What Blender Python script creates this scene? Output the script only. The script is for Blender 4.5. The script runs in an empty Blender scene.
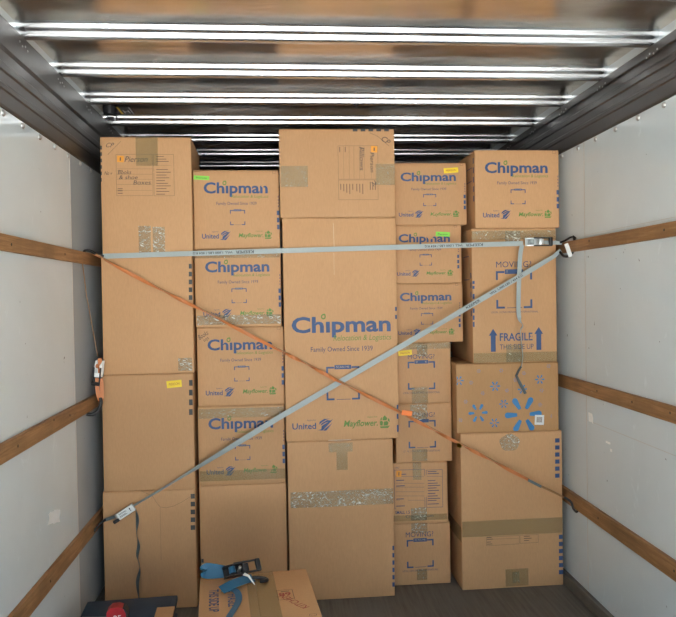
import bpy, bmesh, math, random
from mathutils import Vector, Matrix, noise

scene = bpy.context.scene
C = scene.collection

# ------------------------------------------------------------------ camera
CAM_F, CAM_YAW, CAM_PITCH, CAM_ROLL = 704.849, 0.08, -0.0185, -0.0166   # focal length in pixels of a 676-wide frame, radians
CAM_POS = Vector((-0.2792, 0.0, 1.58))
fwd = Vector((math.sin(CAM_YAW) * math.cos(CAM_PITCH), math.cos(CAM_YAW) * math.cos(CAM_PITCH), math.sin(CAM_PITCH)))
rgt0 = Vector((math.cos(CAM_YAW), -math.sin(CAM_YAW), 0))
up0 = rgt0.cross(fwd)
rgt = rgt0 * math.cos(CAM_ROLL) + up0 * math.sin(CAM_ROLL)
upv = up0 * math.cos(CAM_ROLL) - rgt0 * math.sin(CAM_ROLL)
cam_data = bpy.data.cameras.new('camera')
cam = bpy.data.objects.new('camera', cam_data)
C.objects.link(cam)
cam_data.sensor_fit = 'HORIZONTAL'
cam_data.sensor_width = 36.0
cam_data.lens = 36.0 * CAM_F / 676.0
cam_data.clip_start = 0.02
cam.matrix_world = Matrix(((rgt.x, upv.x, -fwd.x, CAM_POS.x), (rgt.y, upv.y, -fwd.y, CAM_POS.y), (rgt.z, upv.z, -fwd.z, CAM_POS.z), (0, 0, 0, 1)))
scene.camera = cam

# ------------------------------------------------------------------ sky, sun, exposure
SUN_ELEV, SUN_AZ = math.radians(52), math.radians(-62)     # azimuth from the truck's nose (+y) towards +x
world = bpy.data.worlds.new('sky')
scene.world = world
world.use_nodes = True
wn = world.node_tree
wn.nodes.clear()
sky = wn.nodes.new('ShaderNodeTexSky')
sky.sky_type = 'NISHITA'
sky.sun_disc = False
sky.sun_elevation = SUN_ELEV
sky.sun_rotation = SUN_AZ
sky.air_density = 1.0
sky.dust_density = 0.3
bgn = wn.nodes.new('ShaderNodeBackground')
bgn.inputs['Strength'].default_value = SKY_STRENGTH = 0.075
won = wn.nodes.new('ShaderNodeOutputWorld')
wn.links.new(sky.outputs['Color'], bgn.inputs['Color'])
wn.links.new(bgn.outputs['Background'], won.inputs['Surface'])

sun_data = bpy.data.lights.new('sun', 'SUN')
sun_data.energy = 10.5
sun_data.color = (1.0, 0.985, 0.95)
sun_data.angle = math.radians(0.55)
sun = bpy.data.objects.new('sun', sun_data)
C.objects.link(sun)
sd = Vector((math.sin(SUN_AZ) * math.cos(SUN_ELEV), math.cos(SUN_AZ) * math.cos(SUN_ELEV), math.sin(SUN_ELEV)))
sun.rotation_euler = sd.to_track_quat('Z', 'Y').to_euler()
sun.location = (-8, 6, 12)

# a sampling portal in the open rear doorway: it gives no light of its own
REAR = -0.75
portal_data = bpy.data.lights.new('doorway_portal', 'AREA')
portal_data.shape = 'RECTANGLE'
portal_data.size, portal_data.size_y = 2.5, 2.56
portal_data.cycles.is_portal = True
portal = bpy.data.objects.new('doorway_portal', portal_data)
C.objects.link(portal)
portal.location = (0, REAR, 1.28)
portal.rotation_euler = (math.radians(90), 0, 0)          # faces +y, into the load space

scene.view_settings.view_transform = 'Standard'
scene.view_settings.look = 'None'
scene.view_settings.gamma = 1.0
scene.view_settings.use_curve_mapping = False
scene.view_settings.exposure = EXPOSURE = 2.88
scene.cycles.max_bounces = 10
scene.cycles.diffuse_bounces = 6
scene.cycles.glossy_bounces = 5
scene.cycles.transparent_max_bounces = 12
scene.cycles.caustics_reflective = True

# ------------------------------------------------------------------ materials
MAT = {}
def new_mat(name):
    m = bpy.data.materials.new(name)
    m.use_nodes = True
    nt = m.node_tree
    p = nt.nodes['Principled BSDF']
    MAT[name] = m
    return m, nt, p
def plain(name, col, rough=0.6, metal=0.0, coat=0.0, var=0.08):
    m, nt, p = new_mat(name)
    p.inputs['Roughness'].default_value = rough
    p.inputs['Metallic'].default_value = metal
    p.inputs['Coat Weight'].default_value = coat
    n = nt.nodes.new('ShaderNodeTexNoise'); n.inputs['Scale'].default_value = 40
    tc = nt.nodes.new('ShaderNodeTexCoord'); nt.links.new(tc.outputs['Object'], n.inputs['Vector'])
    r = nt.nodes.new('ShaderNodeMapRange')
    r.inputs['To Min'].default_value = 1 - var; r.inputs['To Max'].default_value = 1 + var
    nt.links.new(n.outputs['Fac'], r.inputs['Value'])
    v = nt.nodes.new('ShaderNodeVectorMath'); v.operation = 'SCALE'
    v.inputs[0].default_value = col
    nt.links.new(r.outputs['Result'], v.inputs['Scale'])
    nt.links.new(v.outputs['Vector'], p.inputs['Base Color'])
    return m
def node(nt, kind, **kw):
    n = nt.nodes.new(kind)
    for k, v in kw.items():
        if k in n.inputs: n.inputs[k].default_value = v
        else: setattr(n, k, v)
    return n
def ramp(nt, src, stops):
    r = nt.nodes.new('ShaderNodeValToRGB')
    e = r.color_ramp.elements
    while len(e) > 1: e.remove(e[-1])
    e[0].position, e[0].color = stops[0][0], (*stops[0][1], 1)
    for pos, col in stops[1:]:
        k = e.new(pos); k.color = (*col, 1)
    nt.links.new(src, r.inputs['Fac'])
    return r.outputs['Color']
def mapped(nt, scale, coord='Object'):
    tc = nt.nodes.new('ShaderNodeTexCoord')
    mp = nt.nodes.new('ShaderNodeMapping')
    mp.inputs['Scale'].default_value = scale
    nt.links.new(tc.outputs[coord], mp.inputs['Vector'])
    return mp.outputs['Vector']
def noise_tex(nt, scale3, scale, detail=4, rough=0.55, dist=0.0):
    n = node(nt, 'ShaderNodeTexNoise')
    n.inputs['Scale'].default_value = scale; n.inputs['Detail'].default_value = detail
    n.inputs['Roughness'].default_value = rough; n.inputs['Distortion'].default_value = dist
    nt.links.new(mapped(nt, scale3), n.inputs['Vector'])
    return n.outputs['Fac']
def bump(nt, p, src, strength, dist=0.002, chain=None):
    b = nt.nodes.new('ShaderNodeBump')
    b.inputs['Strength'].default_value = strength; b.inputs['Distance'].default_value = dist
    nt.links.new(src, b.inputs['Height'])
    if chain: nt.links.new(chain, b.inputs['Normal'])
    nt.links.new(b.outputs['Normal'], p.inputs['Normal'])
    return b.outputs['Normal']
def mix(nt, fac, a, b, mode='MIX'):
    m = nt.nodes.new('ShaderNodeMix'); m.data_type = 'RGBA'; m.blend_type = mode
    if isinstance(fac, (int, float)): m.inputs[0].default_value = fac
    else: nt.links.new(fac, m.inputs[0])
    for i, s in ((6, a), (7, b)):
        if isinstance(s, tuple): m.inputs[i].default_value = (*s, 1)
        else: nt.links.new(s, m.inputs[i])
    return m.outputs[2]

def kraft(name, lo, hi):
    m, nt, p = new_mat(name)
    fib = noise_tex(nt, (30, 30, 6), 6.0, 5, 0.6)
    big = noise_tex(nt, (1, 1, 1), 3.0, 3, 0.5)
    col = mix(nt, big, lo, hi)
    col2 = mix(nt, 0.22, col, ramp(nt, fib, [(0.3, tuple(c * 0.82 for c in lo)), (0.7, tuple(c * 1.08 for c in hi))]))
    oi = nt.nodes.new('ShaderNodeObjectInfo')
    hsv = nt.nodes.new('ShaderNodeHueSaturation')
    r = node(nt, 'ShaderNodeMapRange'); r.inputs['To Min'].default_value = 0.93; r.inputs['To Max'].default_value = 1.06
    nt.links.new(oi.outputs['Random'], r.inputs['Value'])
    nt.links.new(r.outputs['Result'], hsv.inputs['Value'])
    nt.links.new(col2, hsv.inputs['Color'])
    nt.links.new(hsv.outputs['Color'], p.inputs['Base Color'])
    p.inputs['Roughness'].default_value = 0.62
    p.inputs['Specular IOR Level'].default_value = 0.35
    b1 = bump(nt, p, noise_tex(nt, (1, 1, .35), 9.0, 3, 0.5), 0.35, 0.004)
    bump(nt, p, noise_tex(nt, (220, 220, 2), 1.0, 1, 0.5), 0.10, 0.001, b1)
    return m
kraft('kraft', (0.505, 0.277, 0.125), (0.605, 0.348, 0.170))
kraft('kraft_brown', (0.420, 0.225, 0.095), (0.480, 0.270, 0.115))

plain('ink_blue', (0.032, 0.075, 0.19), 0.55)
plain('ink_navy', (0.035, 0.055, 0.13), 0.55)
plain('ink_green', (0.115, 0.235, 0.040), 0.55)
plain('ink_dark', (0.045, 0.045, 0.045), 0.55)
plain('ink_form', (0.16, 0.095, 0.055), 0.6)
plain('ink_spark', (0.035, 0.20, 0.44), 0.5)
plain('ink_spark_pale', (0.16, 0.24, 0.42), 0.5)
plain('ink_red', (0.35, 0.035, 0.02), 0.5)
plain('marker', (0.055, 0.045, 0.04), 0.5)
plain('crease', (0.25, 0.145, 0.07), 0.7)
plain('glint', (0.74, 0.62, 0.45), 0.4)  # pale board tone for painted highlights
plain('st_orange', (0.80, 0.33, 0.03), 0.5)
plain('st_yellow', (0.85, 0.62, 0.02), 0.5)
plain('st_green', (0.24, 0.72, 0.07), 0.5)
plain('st_white', (0.75, 0.76, 0.74), 0.4)
plain('banner_text', (0.50, 0.40, 0.30), 0.6)
plain('steel', (0.62, 0.64, 0.64), 0.28, 1.0)
plain('black_steel', (0.010, 0.010, 0.011), 0.45)
plain('black_rubber', (0.02, 0.02, 0.022), 0.6)
plain('tote_blue', (0.012, 0.034, 0.068), 0.65)
plain('tool_red', (0.42, 0.012, 0.018), 0.35, 0, 0.3)
plain('paper_white', (0.80, 0.82, 0.80), 0.5)
plain('rivet_metal', (0.50, 0.50, 0.49), 0.35, 0.8)
plain('rail_screw', (0.10, 0.07, 0.05), 0.5, 0.5)

def webbing(name, col):
    m, nt, p = new_mat(name)
    f = noise_tex(nt, (60, 60, 60), 8, 2)
    nt.links.new(mix(nt, f, tuple(c * 0.82 for c in col), tuple(min(1, c * 1.15) for c in col)), p.inputs['Base Color'])
    p.inputs['Roughness'].default_value = 0.5
    p.inputs['Sheen Weight'].default_value = 0.15
    bump(nt, p, f, 0.3, 0.001)
webbing('web_grey', (0.37, 0.42, 0.41))
webbing('web_grey_dark', (0.10, 0.12, 0.12))
webbing('web_orange', (0.62, 0.20, 0.055))
webbing('web_brown', (0.34, 0.17, 0.055))
webbing('web_teal', (0.008, 0.105, 0.20))
webbing('tag_orange', (0.95, 0.20, 0.02))

# clear packing tape: a thin see-through film with glints painted in as whitish flecks, wrinkled and shiny
def tape_mat(name, tint, body, crumple, scale, lo, hi, glint_cover, spec):
    m, nt, p = new_mat(name)
    out = nt.nodes['Material Output']
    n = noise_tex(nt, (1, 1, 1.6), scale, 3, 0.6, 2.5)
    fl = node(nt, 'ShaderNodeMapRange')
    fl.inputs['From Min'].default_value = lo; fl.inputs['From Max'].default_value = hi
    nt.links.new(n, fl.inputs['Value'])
    nt.links.new(mix(nt, fl.outputs['Result'], tint, (0.80, 0.80, 0.74)), p.inputs['Base Color'])  # near-white flecks put the film's highlights into its colour
    p.inputs['Roughness'].default_value = 0.16
    p.inputs['Specular IOR Level'].default_value = spec
    b1 = bump(nt, p, noise_tex(nt, (1, 1, 1), 9, 2, 0.5), 0.3, 0.01)
    bump(nt, p, n, crumple, 0.008, b1)
    tr = nt.nodes.new('ShaderNodeBsdfTransparent'); tr.inputs['Color'].default_value = (0.95, 0.95, 0.88, 1)
    fr = node(nt, 'ShaderNodeMapRange')
    fr.inputs['To Min'].default_value = body; fr.inputs['To Max'].default_value = body + glint_cover
    nt.links.new(fl.outputs['Result'], fr.inputs['Value'])
    mx = nt.nodes.new('ShaderNodeMixShader')
    nt.links.new(fr.outputs['Result'], mx.inputs[0])
    nt.links.new(tr.outputs[0], mx.inputs[1]); nt.links.new(p.outputs[0], mx.inputs[2])
    nt.links.new(mx.outputs[0], out.inputs['Surface'])
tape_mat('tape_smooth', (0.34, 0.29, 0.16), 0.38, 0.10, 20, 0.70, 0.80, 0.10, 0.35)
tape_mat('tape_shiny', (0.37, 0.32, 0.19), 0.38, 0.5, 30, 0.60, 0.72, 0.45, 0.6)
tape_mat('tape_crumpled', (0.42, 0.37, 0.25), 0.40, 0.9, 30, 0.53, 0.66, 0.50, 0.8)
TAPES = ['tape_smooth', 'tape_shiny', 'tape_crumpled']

def wood(name, a, b, along):
    m, nt, p = new_mat(name)
    sc = [26, 26, 26]; sc[along] = 1.2
    g = noise_tex(nt, tuple(sc), 3.0, 6, 0.65, 0.6)
    blot = noise_tex(nt, (3, 3, 3), 1.6, 4, 0.6)
    col = ramp(nt, g, [(0.28, tuple(c * 0.55 for c in a)), (0.5, a), (0.74, b)])
    col = mix(nt, ramp(nt, blot, [(0.4, (0, 0, 0)), (0.75, (1, 1, 1))]), col, tuple(c * 0.62 for c in a))
    chip = noise_tex(nt, (14, 5, 30), 2.0, 4, 0.6)
    col = mix(nt, ramp(nt, chip, [(0.70, (0, 0, 0)), (0.76, (0.7, 0.7, 0.7))]), col, (0.55, 0.42, 0.30))
    nt.links.new(col, p.inputs['Base Color'])
    p.inputs['Roughness'].default_value = 0.55
    bump(nt, p, g, 0.35, 0.002)
wood('rail_wood', (0.38, 0.19, 0.075), (0.54, 0.30, 0.135), 1)

# white fibreglass lining: glossy, scuffed and stained
def frp(name, base, rough):
    m, nt, p = new_mat(name)
    big = noise_tex(nt, (1, 0.6, 0.9), 1.6, 5, 0.6, 0.4)
    col = mix(nt, ramp(nt, big, [(0.35, (0, 0, 0)), (0.75, (1, 1, 1))]), base, tuple(c * 0.90 for c in base))
    scuff = noise_tex(nt, (1, 2.2, 1.0), 5, 6, 0.7, 1.0)
    col = mix(nt, ramp(nt, scuff, [(0.62, (0, 0, 0)), (0.72, (0.55, 0.55, 0.55))]), col, tuple(min(1, c * 1.18) for c in base))
    spot = noise_tex(nt, (1, 1, 1), 26, 2, 0.5)
    col = mix(nt, ramp(nt, spot, [(0.765, (0, 0, 0)), (0.79, (0.8, 0.8, 0.8))]), col, (0.10, 0.10, 0.095))
    nt.links.new(col, p.inputs['Base Color'])
    rr = node(nt, 'ShaderNodeMapRange')
    rr.inputs['To Min'].default_value = rough * 0.7; rr.inputs['To Max'].default_value = rough * 1.5
    nt.links.new(scuff, rr.inputs['Value']); nt.links.new(rr.outputs['Result'], p.inputs['Roughness'])
    bump(nt, p, noise_tex(nt, (1, 1, 1), 2.2, 3, 0.5), 0.05, 0.02)
frp('wall_lining', (0.74, 0.81, 0.825), 0.08)
frp('wall_lining_shade', (0.47, 0.51, 0.53), 0.10)  # lining with the shade beside the stack put into its colour
plain('scuff_white', (0.90, 0.92, 0.90), 0.45)
plain('seam_sealant', (0.55, 0.55, 0.52), 0.4)

def metal(name, base, rough, streak, wav, aniso_axis=(1, 8, 1), dirt=0.4):
    m, nt, p = new_mat(name)
    p.inputs['Metallic'].default_value = 1.0
    s = noise_tex(nt, aniso_axis, streak, 6, 0.65, 0.8)
    col = ramp(nt, s, [(0.25, tuple(c * (1 - dirt) for c in base)), (0.6, base)])
    nt.links.new(col, p.inputs['Base Color'])
    rr = node(nt, 'ShaderNodeMapRange')
    rr.inputs['To Min'].default_value = rough * 0.75; rr.inputs['To Max'].default_value = rough * 1.35
    nt.links.new(s, rr.inputs['Value']); nt.links.new(rr.outputs['Result'], p.inputs['Roughness'])
    bump(nt, p, noise_tex(nt, (0.6, 2.0, 1), 2.4, 3, 0.5, 0.5), wav, 0.03)
metal('roof_sheet', (0.78, 0.69, 0.59), 0.20, 1.6, 0.10, (0.7, 3, 1), 0.35)
metal('roof_bow_steel', (0.80, 0.82, 0.83), 0.24, 3.0, 0.02, (1, 4, 4), 0.10)
metal('top_rail_metal', (0.15, 0.142, 0.135), 0.45, 2.0, 0.05, (4, 0.6, 4), 0.2)
metal('bulkhead_metal', (0.30, 0.30, 0.30), 0.45, 2.0, 0.05)

def floor_mat():
    m, nt, p = new_mat('floor_wood')
    g = noise_tex(nt, (24, 1.0, 1), 2.6, 6, 0.65, 0.4)
    blot = noise_tex(nt, (1, 1, 1), 4, 5, 0.65)
    col = ramp(nt, g, [(0.3, (0.075, 0.066, 0.054)), (0.55, (0.125, 0.112, 0.094)), (0.8, (0.175, 0.158, 0.135))])
    col = mix(nt, ramp(nt, blot, [(0.4, (0, 0, 0)), (0.7, (0.7, 0.7, 0.7))]), col, (0.13, 0.128, 0.12))
    nt.links.new(col, p.inputs['Base Color'])
    p.inputs['Roughness'].default_value = 0.6
    bump(nt, p, g, 0.3, 0.002)
floor_mat()
wood('kick_wood', (0.15, 0.135, 0.11), (0.24, 0.22, 0.19), 1)
def ground_mat():
    m, nt, p = new_mat('concrete')
    n = noise_tex(nt, (1, 1, 1), 0.8, 6, 0.6)
    nt.links.new(mix(nt, n, (0.44, 0.44, 0.43), (0.55, 0.55, 0.54)), p.inputs['Base Color'])
    p.inputs['Roughness'].default_value = 0.85
ground_mat()

# ------------------------------------------------------------------ mesh helpers
def mesh_obj(name, verts, faces, mats, parent=None, fmat=None, smooth=False):
    me = bpy.data.meshes.new(name)
    me.from_pydata([tuple(v) for v in verts], [], faces)
    for mm in (mats if isinstance(mats, (list, tuple)) else [mats]): me.materials.append(MAT[mm])
    if fmat: me.polygons.foreach_set('material_index', fmat)
    if smooth: me.polygons.foreach_set('use_smooth', [True] * len(me.polygons))
    me.update()
    o = bpy.data.objects.new(name, me)
    C.objects.link(o)
    if parent: o.parent = parent
    return o
def empty(name, loc=(0, 0, 0), rotz=0.0, rot=None):
    o = bpy.data.objects.new(name, None)
    o.empty_display_size = 0.1
    C.objects.link(o)
    o.location = loc
    o.rotation_euler = rot if rot else (0, 0, rotz)
    return o
def tag(o, label, cat, group=None):
    o['label'] = label; o['category'] = cat
    if group: o['group'] = group
    return o
def struct(o, label=None):
    o['kind'] = 'structure'
    if label: o['label'] = label
    return o
class MB:
    """collects shapes for one mesh"""
    def __init__(self): self.v, self.f = [], []
    def add(self, vs, fs):
        n = len(self.v); self.v += [Vector(q) for q in vs]; self.f += [tuple(i + n for i in q) for q in fs]
        return self
    def box(self, x0, x1, y0, y1, z0, z1, mtx=None):
        vs = [Vector((x, y, z)) for x in (x0, x1) for y in (y0, y1) for z in (z0, z1)]
        if mtx: vs = [mtx @ q for q in vs]
        return self.add(vs, [(0, 1, 3, 2), (4, 6, 7, 5), (0, 4, 5, 1), (2, 3, 7, 6), (0, 2, 6, 4), (1, 5, 7, 3)])
    def bbox(self, x0, x1, y0, y1, z0, z1, r, mtx=None, seg=2):
        """box with rounded edges"""
        def ax(a, b): return sorted({a, a + r * .35, a + r, b - r, b - r * .35, b}) if b - a > 2.05 * r else [a, (a + b) / 2, b]
        X, Y, Z = ax(x0, x1), ax(y0, y1), ax(z0, z1)
        return self.lattice(X, Y, Z, r, mtx)
    def lattice(self, X, Y, Z, r, mtx=None, warp=None):
        idx, vs, fs = {}, [], []
        c = [(X[0], X[-1]), (Y[0], Y[-1]), (Z[0], Z[-1])]
        def vid(p):
            k = tuple(round(q, 6) for q in p)
            if k not in idx:
                rr = [min(r, (b - a) / 2) for a, b in c]
                inner = Vector([min(max(p[i], c[i][0] + rr[i]), c[i][1] - rr[i]) for i in range(3)])
                d = Vector(p) - inner
                if d.length > 1e-9:
                    d.normalize()
                    q = inner + Vector([d[i] * rr[i] for i in range(3)])
                else: q = Vector(p)
                if warp: q = warp(q)
                if mtx: q = mtx @ q
                idx[k] = len(vs); vs.append(q)
            return idx[k]
        def face(A, B, fn, flip):
            for i in range(len(A) - 1):
                for j in range(len(B) - 1):
                    q = [vid(fn(A[i], B[j])), vid(fn(A[i + 1], B[j])), vid(fn(A[i + 1], B[j + 1])), vid(fn(A[i], B[j + 1]))]
                    fs.append(tuple(reversed(q)) if flip else tuple(q))
        face(X, Z, lambda a, b: (a, Y[0], b), False); face(X, Z, lambda a, b: (a, Y[-1], b), True)
        face(Y, Z, lambda a, b: (X[0], a, b), True); face(Y, Z, lambda a, b: (X[-1], a, b), False)
        face(X, Y, lambda a, b: (a, b, Z[0]), True); face(X, Y, lambda a, b: (a, b, Z[-1]), False)
        return self.add(vs, fs)
    def prism(self, pts, axis, a, b, mtx=None):
        """closed 2-D outline extruded along an axis from a to b"""
        def p3(u, v, t): return Vector({0: (t, u, v), 1: (u, t, v), 2: (u, v, t)}[axis])
        n = len(pts)
        vs = [p3(u, v, a) for u, v in pts] + [p3(u, v, b) for u, v in pts]
        if mtx: vs = [mtx @ q for q in vs]
        fs = [tuple(range(n)), tuple(reversed(range(n, 2 * n)))] + [(i, i + n, (i + 1) % n + n, (i + 1) % n) for i in range(n)]
        return self.add(vs, fs)
    def cyl(self, p0, p1, r0, r1=None, n=12):
        return self.tube([p0, p1], [r0, r0 if r1 is None else r1], n)
    def tube(self, pts, rad, n=8):
        pts = [Vector(p) for p in pts]
        if not isinstance(rad, (list, tuple)): rad = [rad] * len(pts)
        vs, fs = [], []
        prev = None
        for i, p in enumerate(pts):
            t = (pts[min(i + 1, len(pts) - 1)] - pts[max(i - 1, 0)]).normalized()
            ref = prev if prev is not None else (Vector((0, 0, 1)) if abs(t.z) < .9 else Vector((1, 0, 0)))
            u = (ref - t * ref.dot(t)).normalized(); w = t.cross(u); prev = u
            for k in range(n):
                a = 2 * math.pi * k / n
                vs.append(p + (u * math.cos(a) + w * math.sin(a)) * rad[i])
        for i in range(len(pts) - 1):
            for k in range(n):
                fs.append((i * n + k, i * n + (k + 1) % n, (i + 1) * n + (k + 1) % n, (i + 1) * n + k))
        fs.append(tuple(reversed(range(n)))); fs.append(tuple(range((len(pts) - 1) * n, len(pts) * n)))
        return self.add(vs, fs)
    def ribbon(self, pts, wdirs, width, thick):
        pts = [Vector(p) for p in pts]
        vs, fs = [], []
        for i, p in enumerate(pts):
            t = (pts[min(i + 1, len(pts) - 1)] - pts[max(i - 1, 0)]).normalized()
            w = Vector(wdirs[i] if isinstance(wdirs, list) else wdirs)
            w = (w - t * w.dot(t)).normalized()
            nn = t.cross(w)
            wd = width[i] if isinstance(width, list) else width
            for a, b in ((-1, -1), (1, -1), (1, 1), (-1, 1)):
                vs.append(p + w * a * wd / 2 + nn * b * thick / 2)
        for i in range(len(pts) - 1):
            for k in range(4):
                fs.append((i * 4 + k, i * 4 + (k + 1) % 4, (i + 1) * 4 + (k + 1) % 4, (i + 1) * 4 + k))
        fs.append((3, 2, 1, 0)); m = (len(pts) - 1) * 4; fs.append((m, m + 1, m + 2, m + 3))
        return self.add(vs, fs)
    def build(self, name, mat, parent=None, smooth=False):
        return mesh_obj(name, self.v, self.f, mat, parent, None, smooth)
def smooth_path(pts, n=6):
    pts = [Vector(p) for p in pts]
    out = []
    for i in range(len(pts) - 1):
        p0, p1, p2, p3 = pts[max(i - 1, 0)], pts[i], pts[i + 1], pts[min(i + 2, len(pts) - 1)]
        for k in range(n):
            t = k / n
            out.append(0.5 * ((2 * p1) + (p2 - p0) * t + (2 * p0 - 5 * p1 + 4 * p2 - p3) * t * t + (3 * p1 - p0 - 3 * p2 + p3) * t ** 3))
    out.append(pts[-1])
    return out

# lettering: outlines of the built-in font as flat triangles, scaled to a unit box (x 0..1, cap height 0..1)
TXT = {}
def letter_mesh(s, bold=0):
    if (s, bold) in TXT: return TXT[(s, bold)]
    def raw(t):
        cu = bpy.data.curves.new('lettering', 'FONT')
        cu.body = t; cu.resolution_u = 3; cu.offset = 0.018 * bold; cu.fill_mode = 'FRONT'
        o = bpy.data.objects.new('lettering', cu)
        C.objects.link(o)
        dg = bpy.context.evaluated_depsgraph_get()
        me = o.evaluated_get(dg).to_mesh()
        vs = [(v.co.x, v.co.y) for v in me.vertices]
        fs = [tuple(p.vertices) for p in me.polygons]
        o.evaluated_get(dg).to_mesh_clear()
        bpy.data.objects.remove(o); bpy.data.curves.remove(cu)
        return vs, fs
    vs, fs = raw(s)
    hv, _ = raw('H')
    cap = max(y for x, y in hv); base = min(y for x, y in hv)
    x0, x1 = min(x for x, y in vs), max(x for x, y in vs)
    out = ([((x - x0) / (x1 - x0), (y - base) / (cap - base)) for x, y in vs], fs)
    TXT[(s, bold)] = out
    return out

SINGLE = {'edge_mark', 'up_arrow', 'carrier_lettering', 'logo_lettering', 'marker_writing', 'small_lettering', 'fragile_lettering', 'side_mark', 'top_lettering'}   # each mark of these is an object of its own
class Art:
    """flat printing on one face: buckets by part name, each with its own materials"""
    def __init__(self, put): self.put, self.b = put, {}
    def add(self, name, mat, pts, faces, lift=0.0):
        if isinstance(name, str) and name in SINGLE: name = (name, len(self.b))
        d = self.b.setdefault(name, {'v': [], 'f': [], 'm': [], 'mats': []})
        if mat not in d['mats']: d['mats'].append(mat)
        n = len(d['v'])
        d['v'] += [self.put(x, z, lift) for x, z in pts]
        d['f'] += [tuple(i + n for i in q) for q in faces]
        d['m'] += [d['mats'].index(mat)] * len(faces)
    def rect(self, name, mat, x0, x1, z0, z1, lift=0.0):
        self.add(name, mat, [(x0, z0), (x1, z0), (x1, z1), (x0, z1)], [(0, 1, 2, 3)], lift)
    def line(self, name, mat, xa, za, xb, zb, t, lift=0.0):
        d = Vector((xb - xa, zb - za)); n = Vector((-d.y, d.x)).normalized() * t / 2
        self.add(name, mat, [(xa - n.x, za - n.y), (xb - n.x, zb - n.y), (xb + n.x, zb + n.y), (xa + n.x, za + n.y)], [(0, 1, 2, 3)], lift)
    def frame(self, name, mat, x0, x1, z0, z1, t):
        for q in ((x0, x1, z0, z0 + t), (x0, x1, z1 - t, z1), (x0, x0 + t, z0 + t, z1 - t), (x1 - t, x1, z0 + t, z1 - t)): self.rect(name, mat, *q)
    def poly(self, name, mat, pts, lift=0.0):
        a = sum(pts[i][0] * pts[(i + 1) % len(pts)][1] - pts[(i + 1) % len(pts)][0] * pts[i][1] for i in range(len(pts)))
        if a < 0: pts = list(reversed(pts))
        self.add(name, mat, pts, [tuple(range(len(pts)))], lift)
    def text(self, name, mat, s, x0, x1, z0, z1, bold=0, rot=0, shear=0, lift=0.0):
        vs, fs = letter_mesh(s, bold)
        cx, cz = (x0 + x1) / 2, (z0 + z1) / 2
        W, H = (x1 - x0), (z1 - z0)
        if abs(rot) in (90, 270): W, H = H, W
        elif rot not in (0, 180): W, H = max(W, H) * 1.05, min(W, H) * 0.8
        a = math.radians(rot); ca, sa = math.cos(a), math.sin(a)
        pts = []
        for u, v in vs:
            x, z = (u - .5) * W + shear * (v - .5) * H, (v - .5) * H
            pts.append((cx + x * ca - z * sa, cz + x * sa + z * ca))
        self.add(name, mat, pts, fs, lift)
    def build(self, parent):
        return [mesh_obj(n if isinstance(n, str) else n[0], d['v'], d['f'], d['mats'], parent, d['m']) for n, d in self.b.items()]

# ------------------------------------------------------------------ measured load
BOX = {  # left, right, bottom, top, front plane, depth (metres)
    'A1': (-1.172, -0.725, 1.8, 2.391, 3.62, 0.457),
    'A2': (-1.178, -0.728, 1.199, 1.8, 3.62, 0.457),
    'A3': (-1.187, -0.733, 0.608, 1.199, 3.62, 0.457),
    'A4': (-1.196, -0.736, 0, 0.608, 3.62, 0.457),
    'B1': (-0.719, -0.282, 1.826, 2.232, 3.66, 0.457),
    'B2': (-0.717, -0.278, 1.427, 1.826, 3.655, 0.457),
    'B3': (-0.716, -0.272, 1.021, 1.427, 3.66, 0.457),
    'B4': (-0.718, -0.273, 0.611, 1.021, 3.66, 0.457),
    'B5': (-0.72, -0.272, 0, 0.611, 3.665, 0.457),
    'C1': (-0.276, 0.318, 1.981, 2.434, 3.62, 0.457),
    'C2': (-0.269, 0.317, 0.832, 1.981, 3.62, 0.53),
    'C3': (-0.266, 0.284, 0, 0.832, 3.63, 0.56),
    'D1': (0.324, 0.728, 1.951, 2.284, 3.75, 0.305),
    'D2': (0.322, 0.697, 1.637, 1.951, 3.75, 0.305),
    'D3': (0.322, 0.699, 1.318, 1.637, 3.75, 0.305),
    'D4': (0.322, 0.63, 0.989, 1.318, 3.75, 0.406),
    'D5': (0.322, 0.629, 0.671, 0.989, 3.75, 0.406),
    'D6': (0.291, 0.604, 0.338, 0.671, 3.75, 0.406),
    'D7': (0.3, 0.614, 0, 0.338, 3.76, 0.406),
    'E1': (0.748, 1.206, 1.922, 2.334, 3.66, 0.457),
    'E2': (0.727, 1.186, 1.207, 1.922, 3.66, 0.457),
    'E3': (0.636, 1.192, 0.837, 1.207, 3.66, 0.42),
    'E4': (0.65, 1.206, 0, 0.837, 3.66, 0.5),
}
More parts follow.
